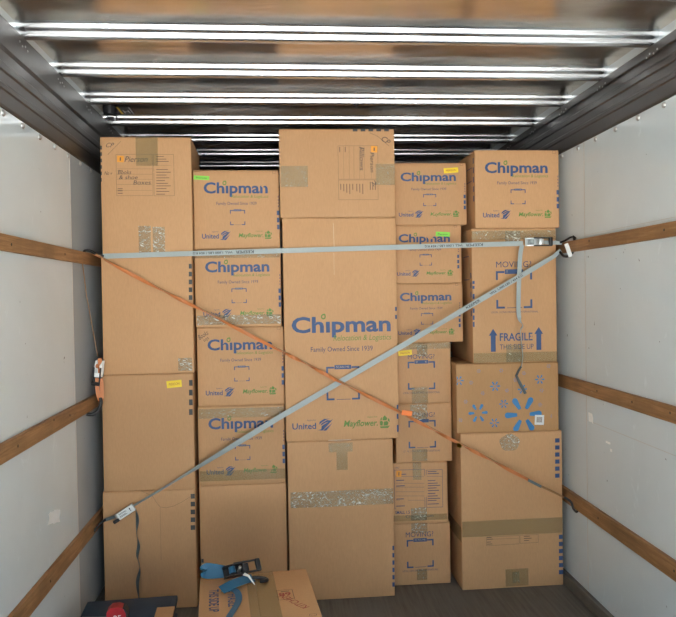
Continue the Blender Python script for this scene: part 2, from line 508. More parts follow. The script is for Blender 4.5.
ART = {  # printing, tape and stickers on each front: metres from the face's middle and foot
    'A1': [
        ('tape', -0.049, 0.0594, 0.4464, 0.59, 0),
        ('tape', -0.0438, 0.0155, 0.01, 0.1456, 2),
        ('tape', 0.0254, 0.0849, 0.009, 0.14, 2),
        ('frame', 'printed_form', 'ink_form', -0.1474, 0.0322, 0.2964, 0.5046, 0.0014),
        ('frame', 'printed_form', 'ink_form', 0.0367, 0.1377, 0.2956, 0.5044, 0.0014),
        ('line', 'printed_form', 'ink_form', -0.1443, 0.4317, 0.0304, 0.4313, 0.001),
        ('line', 'printed_form', 'ink_form', -0.1449, 0.4047, 0.0298, 0.4043, 0.001),
        ('line', 'printed_form', 'ink_form', -0.1454, 0.3798, 0.0293, 0.3792, 0.001),
        ('line', 'printed_form', 'ink_form', -0.146, 0.3533, 0.0287, 0.3526, 0.001),
        ('line', 'printed_form', 'ink_form', -0.1467, 0.3243, 0.0281, 0.3235, 0.001),
        ('line', 'printed_form', 'ink_form', 0.0456, 0.4488, 0.1224, 0.4487, 0.001),
        ('rect', 'printed_form', 'ink_form', 0.0514, 0.0885, 0.4907, 0.4942),
        ('rect', 'printed_form', 'ink_form', 0.0512, 0.1007, 0.4782, 0.4816),
        ('rect', 'printed_form', 'ink_form', 0.0509, 0.1128, 0.4666, 0.4701),
        ('rect', 'printed_form', 'ink_form', 0.0501, 0.1076, 0.426, 0.4294),
        ('rect', 'printed_form', 'ink_form', 0.0498, 0.1216, 0.4124, 0.4159),
        ('rect', 'printed_form', 'ink_form', 0.0495, 0.0998, 0.3984, 0.4018),
        ('rect', 'printed_form', 'ink_form', 0.0492, 0.1138, 0.3843, 0.3878),
        ('rect', 'printed_form', 'ink_form', 0.049, 0.092, 0.3702, 0.3738),
        ('rect', 'printed_form', 'ink_form', 0.0486, 0.1061, 0.3567, 0.3602),
        ('rect', 'printed_form', 'ink_form', 0.0484, 0.1202, 0.3441, 0.3476),
        ('rect', 'printed_form', 'ink_form', 0.0481, 0.0983, 0.3301, 0.3336),
        ('rect', 'printed_form', 'ink_form', 0.0478, 0.1124, 0.3164, 0.32),
        ('rect', 'printed_form', 'ink_form', 0.0475, 0.0906, 0.3025, 0.306),
        ('rect', 'printed_form', 'ink_form', -0.1396, -0.115, 0.4197, 0.4237),
        ('rect', 'printed_form', 'ink_form', -0.1416, -0.117, 0.3298, 0.3338),
        ('rect', 'printed_form', 'ink_form', -0.1418, -0.1172, 0.3198, 0.3238),
        ('rect', 'printed_form', 'ink_form', -0.142, -0.1175, 0.3073, 0.3113),
        ('sticker', 'orange_sticker', 'st_orange', '', -0.1412, -0.1088, 0.4646, 0.4966),
        ('text', 'marker_writing', 'marker', 'Pierson', -0.1015, 0.0092, 0.4665, 0.494, 0, 0, 0.3),
        ('text', 'marker_writing', 'marker', 'Books', -0.1373, -0.0735, 0.4051, 0.4252, 0, 0, 0.2),
        ('text', 'marker_writing', 'marker', '& shoe', -0.133, -0.042, 0.38, 0.3991, 0, 0, 0.2),
        ('text', 'marker_writing', 'marker', 'Boxes', -0.0623, 0.0216, 0.3538, 0.3738, 0, 0, 0.2),
        ('text', 'marker_writing', 'marker', 'CP', -0.193, -0.1564, 0.539, 0.5614, 0, 0, 0.4),
        ('line', 'marker_writing', 'marker', -0.1868, 0.5016, -0.1217, 0.5689, 0.0014),
        ('text', 'marker_writing', 'marker', 'No v', -0.2035, -0.1668, 0.4018, 0.4194, 0, 0, 0.3),
        ('rect', 'edge_mark', 'ink_dark', -0.2225, -0.2139, 0.5272, 0.5464),
        ('rect', 'edge_mark', 'ink_dark', -0.2225, -0.2146, 0.4952, 0.5144),
        ('rect', 'edge_mark', 'ink_dark', -0.2225, -0.2153, 0.4632, 0.4824),
        ('rect', 'edge_mark', 'ink_dark', -0.2225, -0.216, 0.4312, 0.4504),
        ('rect', 'edge_mark', 'ink_dark', -0.2225, -0.2168, 0.3991, 0.4184),
        ('rect', 'edge_mark', 'ink_dark', -0.2225, -0.2175, 0.3671, 0.3863),
    ],
    'A2': [
        ('rect', 'edge_mark', 'ink_dark', 0.2086, 0.224, 0.5288, 0.5526),
        ('rect', 'edge_mark', 'ink_dark', 0.2078, 0.224, 0.4892, 0.513),
        ('rect', 'edge_mark', 'ink_dark', 0.207, 0.224, 0.4496, 0.4734),
        ('rect', 'edge_mark', 'ink_dark', 0.2062, 0.224, 0.41, 0.4338),
        ('rect', 'edge_mark', 'ink_dark', 0.2054, 0.2238, 0.3704, 0.3942),
        ('tape', 0.146, 0.216, 0.0108, 0.0768, 2),
    ],
    'A3': [
        ('rect', 'edge_mark', 'ink_dark', 0.2076, 0.226, 0.5256, 0.5552),
        ('rect', 'edge_mark', 'ink_dark', 0.2066, 0.2251, 0.4762, 0.5058),
        ('rect', 'edge_mark', 'ink_dark', 0.2056, 0.2241, 0.4266, 0.4564),
        ('rect', 'edge_mark', 'ink_dark', 0.2046, 0.2231, 0.3772, 0.4069),
        ('sticker', 'yellow_sticker', 'st_yellow', 'PIERSON', 0.0961, 0.171, 0.5194, 0.5549),
    ],
    'A4': [
        ('rect', 'edge_mark', 'ink_dark', 0.2079, 0.229, 0.5576, 0.5816),
        ('rect', 'edge_mark', 'ink_dark', 0.2071, 0.229, 0.5176, 0.5416),
        ('rect', 'edge_mark', 'ink_dark', 0.2062, 0.2288, 0.4776, 0.5015),
        ('rect', 'edge_mark', 'ink_dark', 0.2054, 0.228, 0.4374, 0.4615),
        ('rect', 'edge_mark', 'ink_dark', 0.2046, 0.2272, 0.3974, 0.4214),
        ('line', 'worn_crease', 'crease', 0.0541, 0.5167, 0.0535, 0.251, 0.0012),
        ('line', 'worn_crease', 'crease', -0.0386, 0.607, -0.0091, 0.5932, 0.0016),
        ('line', 'worn_crease', 'crease', -0.0091, 0.5932, 0.0204, 0.5742, 0.0016),
        ('line', 'worn_crease', 'crease', 0.0204, 0.5742, 0.0348, 0.5481, 0.0016),
        ('line', 'worn_crease', 'crease', 0.0348, 0.5481, 0.0542, 0.5218, 0.0016),
        ('line', 'worn_crease', 'crease', 0.0542, 0.5218, 0.084, 0.5155, 0.0016),
        ('line', 'worn_crease', 'crease', 0.084, 0.5155, 0.1242, 0.5241, 0.0016),
        ('line', 'worn_crease', 'crease', 0.1242, 0.5241, 0.1647, 0.5429, 0.0016),
        ('line', 'worn_crease', 'crease', 0.1647, 0.5429, 0.2053, 0.5669, 0.0016),
        ('line', 'worn_crease', 'crease', 0.2053, 0.5669, 0.2306, 0.5761, 0.0016),
    ],
    'B1': [
        ('sticker', 'green_sticker', 'st_green', 'Pierson', -0.2148, -0.1365, 0.3559, 0.3763),
    ],
    'B2': [
        ('tape', -0.214, 0.2172, 0.012, 0.0608, 2),
        ('tape', -0.2174, 0.2156, 0.354, 0.3899, 1),
    ],
    'B3': [
        ('text', 'marker_writing', 'marker', 'Books', -0.2146, -0.1639, 0.3522, 0.383, 0, 32, 0.2),
        ('text', 'marker_writing', 'marker', 'toys', -0.1897, -0.1618, 0.3364, 0.357, 0, 32, 0.2),
    ],
    'B4': [
        ('tape', -0.2161, 0.2215, 0.3468, 0.396, 1),
        ('tape', -0.2174, 0.2214, 0.0223, 0.0743, 0),
    ],
    'B5': [
        ('rect', 'edge_mark', 'ink_dark', -0.2203, -0.2086, 0.2106, 0.2298),
        ('rect', 'edge_mark', 'ink_dark', -0.2209, -0.2092, 0.1786, 0.1978),
        ('rect', 'edge_mark', 'ink_dark', -0.2216, -0.2098, 0.1466, 0.1658),
    ],
    'C1': [
        ('tape', -0.2905, -0.1528, 0.157, 0.264, 1),
        ('tape', 0.1982, 0.296, 0.1653, 0.2734, 1),
        ('frame', 'printed_form', 'ink_form', 0.004, 0.2106, 0.1946, 0.3674, 0.0014),
        ('frame', 'printed_form', 'ink_form', 0.0038, 0.2094, 0.0888, 0.1916, 0.0014),
        ('line', 'printed_form', 'ink_form', 0.0338, 0.3649, 0.0326, 0.197, 0.001),
        ('line', 'printed_form', 'ink_form', 0.0622, 0.3649, 0.061, 0.1969, 0.001),
        ('line', 'printed_form', 'ink_form', 0.0864, 0.3649, 0.0853, 0.1968, 0.001),
        ('line', 'printed_form', 'ink_form', 0.1154, 0.3649, 0.1143, 0.1967, 0.001),
        ('line', 'printed_form', 'ink_form', 0.1403, 0.3649, 0.1391, 0.1966, 0.001),
        ('line', 'printed_form', 'ink_form', 0.176, 0.365, 0.1749, 0.1965, 0.001),
        ('rect', 'printed_form', 'ink_form', 0.0138, 0.018, 0.1406, 0.1714),
        ('rect', 'printed_form', 'ink_form', 0.0292, 0.0334, 0.1334, 0.1713),
        ('rect', 'printed_form', 'ink_form', 0.0446, 0.0488, 0.1261, 0.1713),
        ('rect', 'printed_form', 'ink_form', 0.0601, 0.0642, 0.1189, 0.1712),
        ('rect', 'printed_form', 'ink_form', 0.0758, 0.0799, 0.1404, 0.1712),
        ('rect', 'printed_form', 'ink_form', 0.0965, 0.1006, 0.1331, 0.1711),
        ('rect', 'printed_form', 'ink_form', 0.112, 0.116, 0.1258, 0.171),
        ('rect', 'printed_form', 'ink_form', 0.1274, 0.1316, 0.1185, 0.171),
        ('rect', 'printed_form', 'ink_form', 0.1666, 0.1708, 0.14, 0.1811),
        ('rect', 'printed_form', 'ink_form', 0.1795, 0.1837, 0.1399, 0.181),
        ('rect', 'printed_form', 'ink_form', 0.1926, 0.1967, 0.1398, 0.181),
        ('rect', 'printed_form', 'ink_form', 0.0118, 0.016, 0.3352, 0.3608),
        ('rect', 'printed_form', 'ink_form', 0.0402, 0.0443, 0.3352, 0.3608),
        ('rect', 'printed_form', 'ink_form', 0.1203, 0.1245, 0.3352, 0.3608),
        ('sticker', 'orange_sticker', 'st_orange', '', 0.1752, 0.208, 0.3326, 0.3644),
        ('text', 'marker_writing', 'marker', 'Pillows', 0.1164, 0.1397, 0.2402, 0.3572, 0, -90, 0.2),
        ('text', 'marker_writing', 'marker', 'Pierson', 0.1706, 0.1913, 0.2298, 0.33, 0, -90, 0.2),
        ('text', 'marker_writing', 'marker', 'CP', 0.2321, 0.2738, 0.3763, 0.4122, 0, -40, 0.2),
        ('line', 'marker_writing', 'marker', 0.1704, 0.4327, 0.2065, 0.4173, 0.0014),
        ('line', 'marker_writing', 'marker', 0.2065, 0.4173, 0.2373, 0.3943, 0.0014),
        ('line', 'marker_writing', 'marker', 0.2373, 0.3943, 0.2681, 0.366, 0.0014),
        ('text', 'marker_writing', 'marker', '2', 0.1766, 0.2026, 0.1604, 0.1861, 0, -60, 0),
        ('rect', 'edge_mark', 'ink_dark', 0.0826, 0.1069, 0.4402, 0.452),
        ('rect', 'edge_mark', 'ink_dark', 0.1231, 0.1474, 0.4403, 0.452),
        ('rect', 'edge_mark', 'ink_dark', 0.1636, 0.188, 0.4404, 0.452),
        ('rect', 'edge_mark', 'ink_dark', 0.2042, 0.2286, 0.4404, 0.452),
        ('rect', 'edge_mark', 'ink_dark', 0.2449, 0.2694, 0.4406, 0.452),
    ],
    'C2': [
        ('text', 'logo_lettering', 'ink_blue', 'Chıpman', -0.2546, 0.2582, 0.5572, 0.6392, 1.5, 0, 0),
        ('leaf', -0.0911, 0.6395, 0.014),
        ('text', 'logo_tagline', 'ink_green', 'Relocation & Logistics', -0.0388, 0.2603, 0.5146, 0.5426, 0, 0, 0.15),
        ('text', 'slogan_lettering', 'ink_navy', 'Family Owned Since 1939', -0.1583, 0.1628, 0.4596, 0.4844, 0, 0, 0),
        ('scan', -0.0814, 0.0922, 0.2076, 0.3808),
        ('united', -0.2602, -0.0489, 0.0518, 0.1138),
        ('mayflower', 0.0084, 0.2483, 0.0532, 0.1208),
        ('rect', 'edge_mark', 'ink_blue', 0.2825, 0.292, 0.6624, 0.6832),
        ('rect', 'edge_mark', 'ink_blue', 0.2824, 0.2918, 0.6209, 0.6417),
        ('rect', 'edge_mark', 'ink_blue', 0.2831, 0.292, 0.1472, 0.1734),
        ('rect', 'edge_mark', 'ink_blue', 0.2829, 0.292, 0.1004, 0.1264),
        ('rect', 'edge_mark', 'ink_blue', 0.283, 0.292, 0.0324, 0.069),
        ('line', 'worn_crease', 'glint', -0.0314, 1.121, -0.0287, 0.9769, 0.0015),  # highlight along the fold, painted as a pale line
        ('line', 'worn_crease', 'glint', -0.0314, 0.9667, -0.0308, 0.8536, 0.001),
        ('rect', 'white_scuff', 'st_white', -0.0762, 0.0431, 0.001, -0.0003),
    ],
    'C3': [
        ('tape', -0.0611, 0.0637, 0.7682, 0.8149, 1),
        ('tape', -0.0207, 0.0365, 0.6742, 0.7678, 0),
        ('tape', -0.2621, 0.274, 0.4862, 0.5672, 2),
        ('rect', 'edge_mark', 'ink_blue', 0.2647, 0.274, 0.242, 0.265),
        ('rect', 'edge_mark', 'ink_blue', 0.2641, 0.274, 0.2034, 0.2265),
        ('rect', 'edge_mark', 'ink_blue', 0.2636, 0.274, 0.1648, 0.188),
        ('rect', 'edge_mark', 'ink_blue', 0.263, 0.274, 0.1263, 0.1494),
        ('rect', 'edge_mark', 'ink_blue', 0.2623, 0.274, 0.0877, 0.1108),
        ('rect', 'edge_mark', 'ink_blue', 0.2618, 0.274, 0.0491, 0.0723),
    ],
    'D1': [
        ('sticker', 'yellow_sticker', 'st_yellow', 'PIERSON', 0.0777, 0.1571, 0.2787, 0.3056),
    ],
    'D2': [
        ('sticker', 'green_sticker', 'st_green', 'Pierson', 0.0484, 0.125, 0.2515, 0.2758),
    ],
    'D3': [
    ],
    'D4': [
        ('text', 'question_lettering', 'ink_navy', 'MOVING?', -0.0806, 0.0653, 0.2418, 0.2656, 0, 0, 0),
        ('scan', -0.0821, 0.0672, 0.0758, 0.2272),
        ('text', 'small_lettering', 'ink_navy', 'LOCAL | LONG DISTANCE | INTERNATIONAL', -0.108, 0.0916, 0.0536, 0.0634, 0, 0, 0),
        ('tape', -0.145, 0.1529, 0.2945, 0.3269, 1),
        ('tape', -0.031, 0.0264, 0.2568, 0.3163, 2),
        ('tape', -0.0618, 0.0256, 0.001, 0.0896, 1),
        ('sticker', 'yellow_sticker', 'st_yellow', 'PIERSON', -0.132, -0.0585, 0.2617, 0.2886),
    ],
    'D5': [
        ('text', 'question_lettering', 'ink_navy', 'MOVING?', -0.0848, 0.0613, 0.2433, 0.2677, 0, 0, 0),
        ('scan', -0.0847, 0.0653, 0.0766, 0.2258),
        ('text', 'small_lettering', 'ink_navy', 'LOCAL | LONG DISTANCE | INTERNATIONAL', -0.1122, 0.0876, 0.0556, 0.0653, 0, 0, 0),
        ('tape', -0.0736, 0.0193, 0.2292, 0.313, 2),
        ('tape', -0.0662, 0.016, 0.0066, 0.0717, 1),
    ],
    'D6': [
        ('frame', 'printed_form', 'ink_navy', -0.1359, 0.0314, 0.0836, 0.2948, 0.002),
        ('frame', 'printed_form', 'ink_navy', 0.0386, 0.1288, 0.0834, 0.2898, 0.002),
        ('line', 'printed_form', 'ink_navy', -0.1272, 0.2596, 0.0285, 0.2538, 0.0012),
        ('line', 'printed_form', 'ink_navy', -0.1278, 0.2233, 0.028, 0.2174, 0.0012),
        ('line', 'printed_form', 'ink_navy', -0.1281, 0.2022, 0.0277, 0.1962, 0.0012),
        ('line', 'printed_form', 'ink_navy', -0.1285, 0.1772, 0.0273, 0.1712, 0.0012),
        ('line', 'printed_form', 'ink_navy', -0.1288, 0.1545, 0.027, 0.1483, 0.0012),
        ('line', 'printed_form', 'ink_navy', -0.1292, 0.1311, 0.0267, 0.1249, 0.0012),
        ('line', 'printed_form', 'ink_navy', 0.0423, 0.2544, 0.1274, 0.2512, 0.0012),
        ('rect', 'printed_form', 'ink_navy', 0.0482, 0.0962, 0.2781, 0.2819),
        ('rect', 'printed_form', 'ink_navy', 0.048, 0.1098, 0.267, 0.2708),
        ('rect', 'printed_form', 'ink_navy', 0.0474, 0.0886, 0.2292, 0.233),
        ('rect', 'printed_form', 'ink_navy', 0.0472, 0.1021, 0.2142, 0.218),
        ('rect', 'printed_form', 'ink_navy', 0.047, 0.1158, 0.2015, 0.2053),
        ('rect', 'printed_form', 'ink_navy', 0.0468, 0.0949, 0.1882, 0.1921),
        ('rect', 'printed_form', 'ink_navy', 0.0466, 0.1084, 0.1744, 0.1782),
        ('rect', 'printed_form', 'ink_navy', 0.0464, 0.0876, 0.1584, 0.1623),
        ('rect', 'printed_form', 'ink_navy', 0.0462, 0.1011, 0.1446, 0.1484),
        ('rect', 'printed_form', 'ink_navy', 0.046, 0.1148, 0.1306, 0.1345),
        ('rect', 'printed_form', 'ink_navy', 0.0458, 0.094, 0.1202, 0.124),
        ('rect', 'printed_form', 'ink_navy', 0.0456, 0.1074, 0.1008, 0.1046),
        ('rect', 'printed_form', 'ink_navy', -0.1243, -0.0698, 0.2678, 0.2721),
        ('rect', 'printed_form', 'ink_navy', -0.1248, -0.0812, 0.2354, 0.2398),
        ('rect', 'printed_form', 'ink_navy', -0.1252, -0.0789, 0.2055, 0.2099),
        ('rect', 'printed_form', 'ink_navy', -0.1264, -0.0854, 0.1351, 0.1395),
        ('rect', 'printed_form', 'ink_navy', -0.127, -0.0806, 0.097, 0.1014),
        ('text', 'small_lettering', 'ink_navy', 'SMALL 1.5', -0.1329, -0.0538, 0.0558, 0.0726, 1, 0, 0),
        ('text', 'small_lettering', 'ink_navy', 'Chipman.com', -0.0759, 0.076, 0.0323, 0.0476, 0, 0, 0),
        ('text', 'small_lettering', 'ink_navy', 'FROM', -0.1265, -0.0938, 0.3002, 0.311, 0, 0, 0),
        ('sticker', 'orange_sticker', 'st_orange', '', -0.1242, -0.0954, 0.2568, 0.2904),
        ('tape', -0.034, 0.0125, 0.2368, 0.332, 1),
        ('tape', -0.0484, 0.0393, 0.0161, 0.0842, 2),
        ('tape', -0.147, 0.1519, 0.0159, 0.0485, 0),
    ],
    'D7': [
        ('text', 'question_lettering', 'ink_navy', 'MOVING?', -0.0879, 0.0633, 0.2619, 0.2886, 0, 0, 0),
        ('scan', -0.084, 0.0646, 0.0938, 0.2469),
        ('text', 'small_lettering', 'ink_navy', 'LOCAL | LONG DISTANCE | INTERNATIONAL', -0.1073, 0.0881, 0.0734, 0.0833, 0, 0, 0),
        ('tape', -0.0572, 0.0308, 0.2826, 0.337, 2),
        ('tape', -0.0308, 0.027, 0.0248, 0.0851, 1),
    ],
    'E1': [
    ],
    'E2': [
        ('text', 'question_lettering', 'ink_navy', 'MOVING?', -0.0984, 0.0919, 0.507, 0.5378, 0, 0, 0),
        ('scan', -0.1001, 0.0958, 0.2882, 0.4874),
        ('text', 'small_lettering', 'ink_navy', 'LOCAL | LONG DISTANCE | INTERNATIONAL', -0.1287, 0.1271, 0.2647, 0.2742, 0, 0, 0),
        ('text', 'fragile_lettering', 'ink_blue', 'FRAGILE', -0.0843, 0.0956, 0.116, 0.1576, 1, 0, 0),
        ('text', 'fragile_lettering', 'ink_navy', 'THIS SIDE UP', -0.085, 0.1004, 0.0707, 0.0978, 0, 0, 0),
        ('arrow', -0.1431, -0.0964, 0.0602, 0.1824),
        ('arrow', 0.1052, 0.1529, 0.0642, 0.187),
        ('tape', -0.2285, 0.225, 0.6544, 0.7021, 1),
        ('tape', -0.0479, 0.0336, 0.6306, 0.6996, 2),
        ('tape', -0.2264, 0.2285, 0.0031, 0.0538, 0),
        ('tape', -0.0501, 0.0316, 0.0034, 0.0939, 1),
        ('rect', 'edge_mark', 'ink_blue', -0.2285, -0.2163, 0.4217, 0.4376),
        ('rect', 'edge_mark', 'ink_blue', -0.2285, -0.2167, 0.3953, 0.4112),
        ('rect', 'edge_mark', 'ink_blue', -0.2285, -0.2173, 0.3424, 0.3688),
        ('rect', 'edge_mark', 'ink_blue', -0.2285, -0.2178, 0.3106, 0.3318),
        ('rect', 'edge_mark', 'ink_blue', -0.2285, -0.2183, 0.2683, 0.2922),
        ('rect', 'edge_mark', 'ink_blue', -0.2285, -0.2188, 0.2312, 0.2551),
        ('rect', 'edge_mark', 'ink_blue', -0.2285, -0.2192, 0.1942, 0.2206),
    ],
    'E3': [
        ('spark', 0.083, 0.0914, 0.1014, 0.0338),
        ('spark', -0.1621, 0.1066, 0.0524, 0.0203),
        ('spark', -0.2634, 0.2807, 0.0262, 0.0076),
        ('spark', -0.0685, 0.2461, 0.0279, 0.0076),
        ('spark', 0.0802, 0.2264, 0.0262, 0.0076),
        ('spark', 0.1761, 0.2761, 0.0262, 0.0076),
        ('spark', -0.0228, 0.151, 0.0245, 0.0068),
        ('spark', -0.0745, 0.051, 0.0262, 0.0076),
        ('spark', -0.1556, 0.3297, 0.011, 0.0034),
        ('spark', -0.0339, 0.3293, 0.011, 0.0034),
        ('spark', -0.1978, 0.2686, 0.011, 0.0034),
        ('spark', -0.1352, 0.2106, 0.011, 0.0034),
        ('spark', -0.0042, 0.2217, 0.011, 0.0034),
        ('spark', 0.0901, 0.3114, 0.011, 0.0034),
        ('spark', 0.0426, 0.2778, 0.011, 0.0034),
        ('spark', 0.2243, 0.3463, 0.011, 0.0034),
        ('spark', 0.1853, 0.2166, 0.011, 0.0034),
        ('spark', 0.1755, 0.141, 0.011, 0.0034),
        ('spark', 0.2419, 0.0778, 0.011, 0.0034),
        ('spark', -0.2281, 0.1682, 0.011, 0.0034),
        ('spark', -0.2575, 0.0714, 0.011, 0.0034),
        ('sticker', 'white_sticker', 'st_white', '', 0.1448, 0.1953, 0.0336, 0.0862),
        ('line', 'worn_crease', 'crease', 0.0244, 0.3629, 0.0272, 0.1493, 0.0012),
    ],
    'E4': [
        ('blob', -0.0656, 0.0434, 0.7356, 0.8266),
        ('tape', -0.2749, 0.2746, 0.2844, 0.3677, 0),
        ('tape', -0.042, 0.084, 0.0086, 0.1003, 0),
        ('tape', -0.0038, 0.0346, 0.025, 0.0844, 1),
        ('rect', 'edge_mark', 'ink_blue', 0.24, 0.2649, 0.7711, 0.7939),
        ('rect', 'edge_mark', 'ink_blue', 0.2396, 0.2644, 0.7332, 0.7559),
        ('rect', 'edge_mark', 'ink_blue', 0.2392, 0.264, 0.6951, 0.718),
        ('rect', 'edge_mark', 'ink_blue', 0.2388, 0.2636, 0.6571, 0.68),
        ('rect', 'edge_mark', 'ink_blue', 0.2384, 0.2632, 0.6192, 0.642),
        ('rect', 'edge_mark', 'ink_blue', 0.238, 0.2628, 0.5812, 0.604),
        ('rect', 'edge_mark', 'ink_blue', 0.2552, 0.277, 0.2497, 0.2726),
        ('rect', 'edge_mark', 'ink_blue', 0.2548, 0.277, 0.2116, 0.2344),
        ('rect', 'edge_mark', 'ink_blue', 0.2544, 0.277, 0.1734, 0.1962),
        ('rect', 'edge_mark', 'ink_blue', 0.254, 0.277, 0.1352, 0.1581),
        ('rect', 'edge_mark', 'ink_blue', 0.2536, 0.277, 0.097, 0.1199),
        ('rect', 'edge_mark', 'ink_blue', 0.2531, 0.277, 0.0588, 0.0817),
        ('frame', 'printed_form', 'ink_form', -0.1447, 0.037, 0.233, 0.2803, 0.0014),
        ('frame', 'printed_form', 'ink_form', 0.0404, 0.1414, 0.2356, 0.2804, 0.0014),
        ('line', 'printed_form', 'ink_form', -0.143, 0.2681, 0.0344, 0.2635, 0.001),
        ('rect', 'printed_form', 'ink_form', 0.062, 0.0947, 0.271, 0.2747),
        ('rect', 'printed_form', 'ink_form', 0.0618, 0.1038, 0.2594, 0.2632),
        ('rect', 'printed_form', 'ink_form', 0.0617, 0.0897, 0.2479, 0.2517),
        ('rect', 'printed_form', 'ink_form', -0.1412, -0.1157, 0.2742, 0.278),
        ('rect', 'printed_form', 'ink_form', -0.1414, -0.1085, 0.2654, 0.2692),
        ('rect', 'printed_form', 'ink_form', -0.1416, -0.1196, 0.2507, 0.2544),
        ('rect', 'printed_form', 'ink_form', -0.1416, -0.1125, 0.2398, 0.2436),
    ],
}

# ------------------------------------------------------------------ the truck's load space
HW, HCEIL, FRONT = 1.245, 2.616, 7.3          # half width to the lining, ceiling height, bulkhead
BOW0, BOW_STEP = 2.764, 0.449
struct(MB().box(-HW - .06, HW + .06, REAR, FRONT, -.12, 0).build('floor', 'floor_wood'), 'worn dark timber floor of the load space')
struct(MB().box(-60, 60, -90, 60, -1.25, -1.15).build('ground', 'concrete'), 'pale concrete ground around the truck')
struct(MB().box(-HW, HW, FRONT, FRONT + .04, 0, HCEIL).build('wall_front', 'bulkhead_metal'), 'dark metal bulkhead behind the load')

ceiling = struct(MB().box(-HW - .02, HW + .02, REAR, FRONT, HCEIL, HCEIL + .03).build('ceiling', 'roof_sheet'), 'bare polished aluminium roof sheet')
# roof bows: pressed steel sections with two bright faces and a groove between them
prof = [(-.060, .0), (-.053, -.0006), (-.0465, -.002), (-.0440, -.005), (-.0430, -.011), (-.0412, -.017), (-.0380, -.0230), (-.033, -.0250),
        (-.0262, -.0256), (-.0244, -.028), (-.0236, -.034), (-.0222, -.040), (-.0190, -.0470), (-.014, -.0505), (.004, -.0515), (.012, -.0495), (.016, .0)]
k = -7
while BOW0 + k * BOW_STEP < FRONT - .1:
    y = BOW0 + k * BOW_STEP
    if y > REAR + .1:
        x = HW
        n = 24
        vs, fs = [], []
        for i in range(n + 1):
            t = -1 + 2 * i / n
            vs += [Vector((t * x, y + a, HCEIL + b)) for a, b in prof]
        m_ = len(prof)
        for i in range(n):
            for j in range(m_ - 1):
                fs.append((i * m_ + j, i * m_ + j + 1, (i + 1) * m_ + j + 1, (i + 1) * m_ + j))
        o = mesh_obj('roof_bow', vs, fs, 'roof_bow_steel', ceiling, None, True)
    k += 1
# yellow warning sticker and the lamp switch bracket on the roof sheet beside the rail
def ceil_art():
    a = Art(lambda x, y, l: (x, y, HCEIL - .0012 - l))
    def rr(mat, x0, x1, y0, y1, l): a.add('warning_sticker', mat, [(x0, y0), (x0, y1), (x1, y1), (x1, y0)], [(0, 1, 2, 3)], l)
    rr('ink_dark', -1.150, -1.080, 3.900, 4.045, 0)
    rr('st_yellow', -1.150, -1.138, 3.900, 4.045, .0004)
    rr('st_white', -1.087, -1.080, 3.900, 4.045, .0004)
    rr('scuff_white', -1.128, -1.123, 3.96, 4.03, .0004); rr('scuff_white', -1.102, -1.097, 3.96, 4.03, .0004); rr('scuff_white', -1.123, -1.102, 3.99, 4.0, .0004)
    a.build(ceiling)
ceil_art()

WALL_TOP = {-1: 2.270, 1: 2.340}
RAILZ = {-1: [(1.7535, 1.8117), (1.0295, 1.0956), (0.4132, 0.4885)], 1: [(1.786, 1.844), (1.062, 1.128), (0.446, 0.521)]}
SCREWS = {-1: [(2.576, 1.779), (3.194, 1.782), (2.59, 1.062), (2.991, 1.085), (3.211, 1.068), (1.95, 1.78), (2.1, 1.06), (2.9, .45)],
          1: [(2.664, 1.816), (3.341, 1.826), (2.931, 1.098), (3.27, 1.10), (2.631, 1.10), (3.272, .485), (2.612, .486), (2.0, 1.815), (2.05, 1.10)]}
def dome(r, h, n=10):
    vs, fs = [], []
    for i, (rr, hh) in enumerate(((r, 0), (r * .9, h * .5), (r * .55, h * .9))):
        vs += [Vector((hh, rr * math.cos(2 * math.pi * k / n), rr * math.sin(2 * math.pi * k / n))) for k in range(n)]
    vs.append(Vector((h, 0, 0)))
    for i in range(2):
        for k in range(n): fs.append((i * n + k, i * n + (k + 1) % n, (i + 1) * n + (k + 1) % n, (i + 1) * n + k))
    for k in range(n): fs.append((2 * n + k, 2 * n + (k + 1) % n, 3 * n))
    return vs, fs
def dome_mesh(name, r, h, mat):
    vs, fs = dome(r, h)
    me = bpy.data.meshes.new(name); me.from_pydata(vs, [], fs); me.materials.append(MAT[mat])
    me.polygons.foreach_set('use_smooth', [True] * len(me.polygons))
    return me
RIV = dome_mesh('rivet', .0125, .009, 'rivet_metal')
RIV_S = dome_mesh('small_rivet', .0042, .003, 'rivet_metal')
SCR = dome_mesh('screw', .006, .002, 'rail_screw')
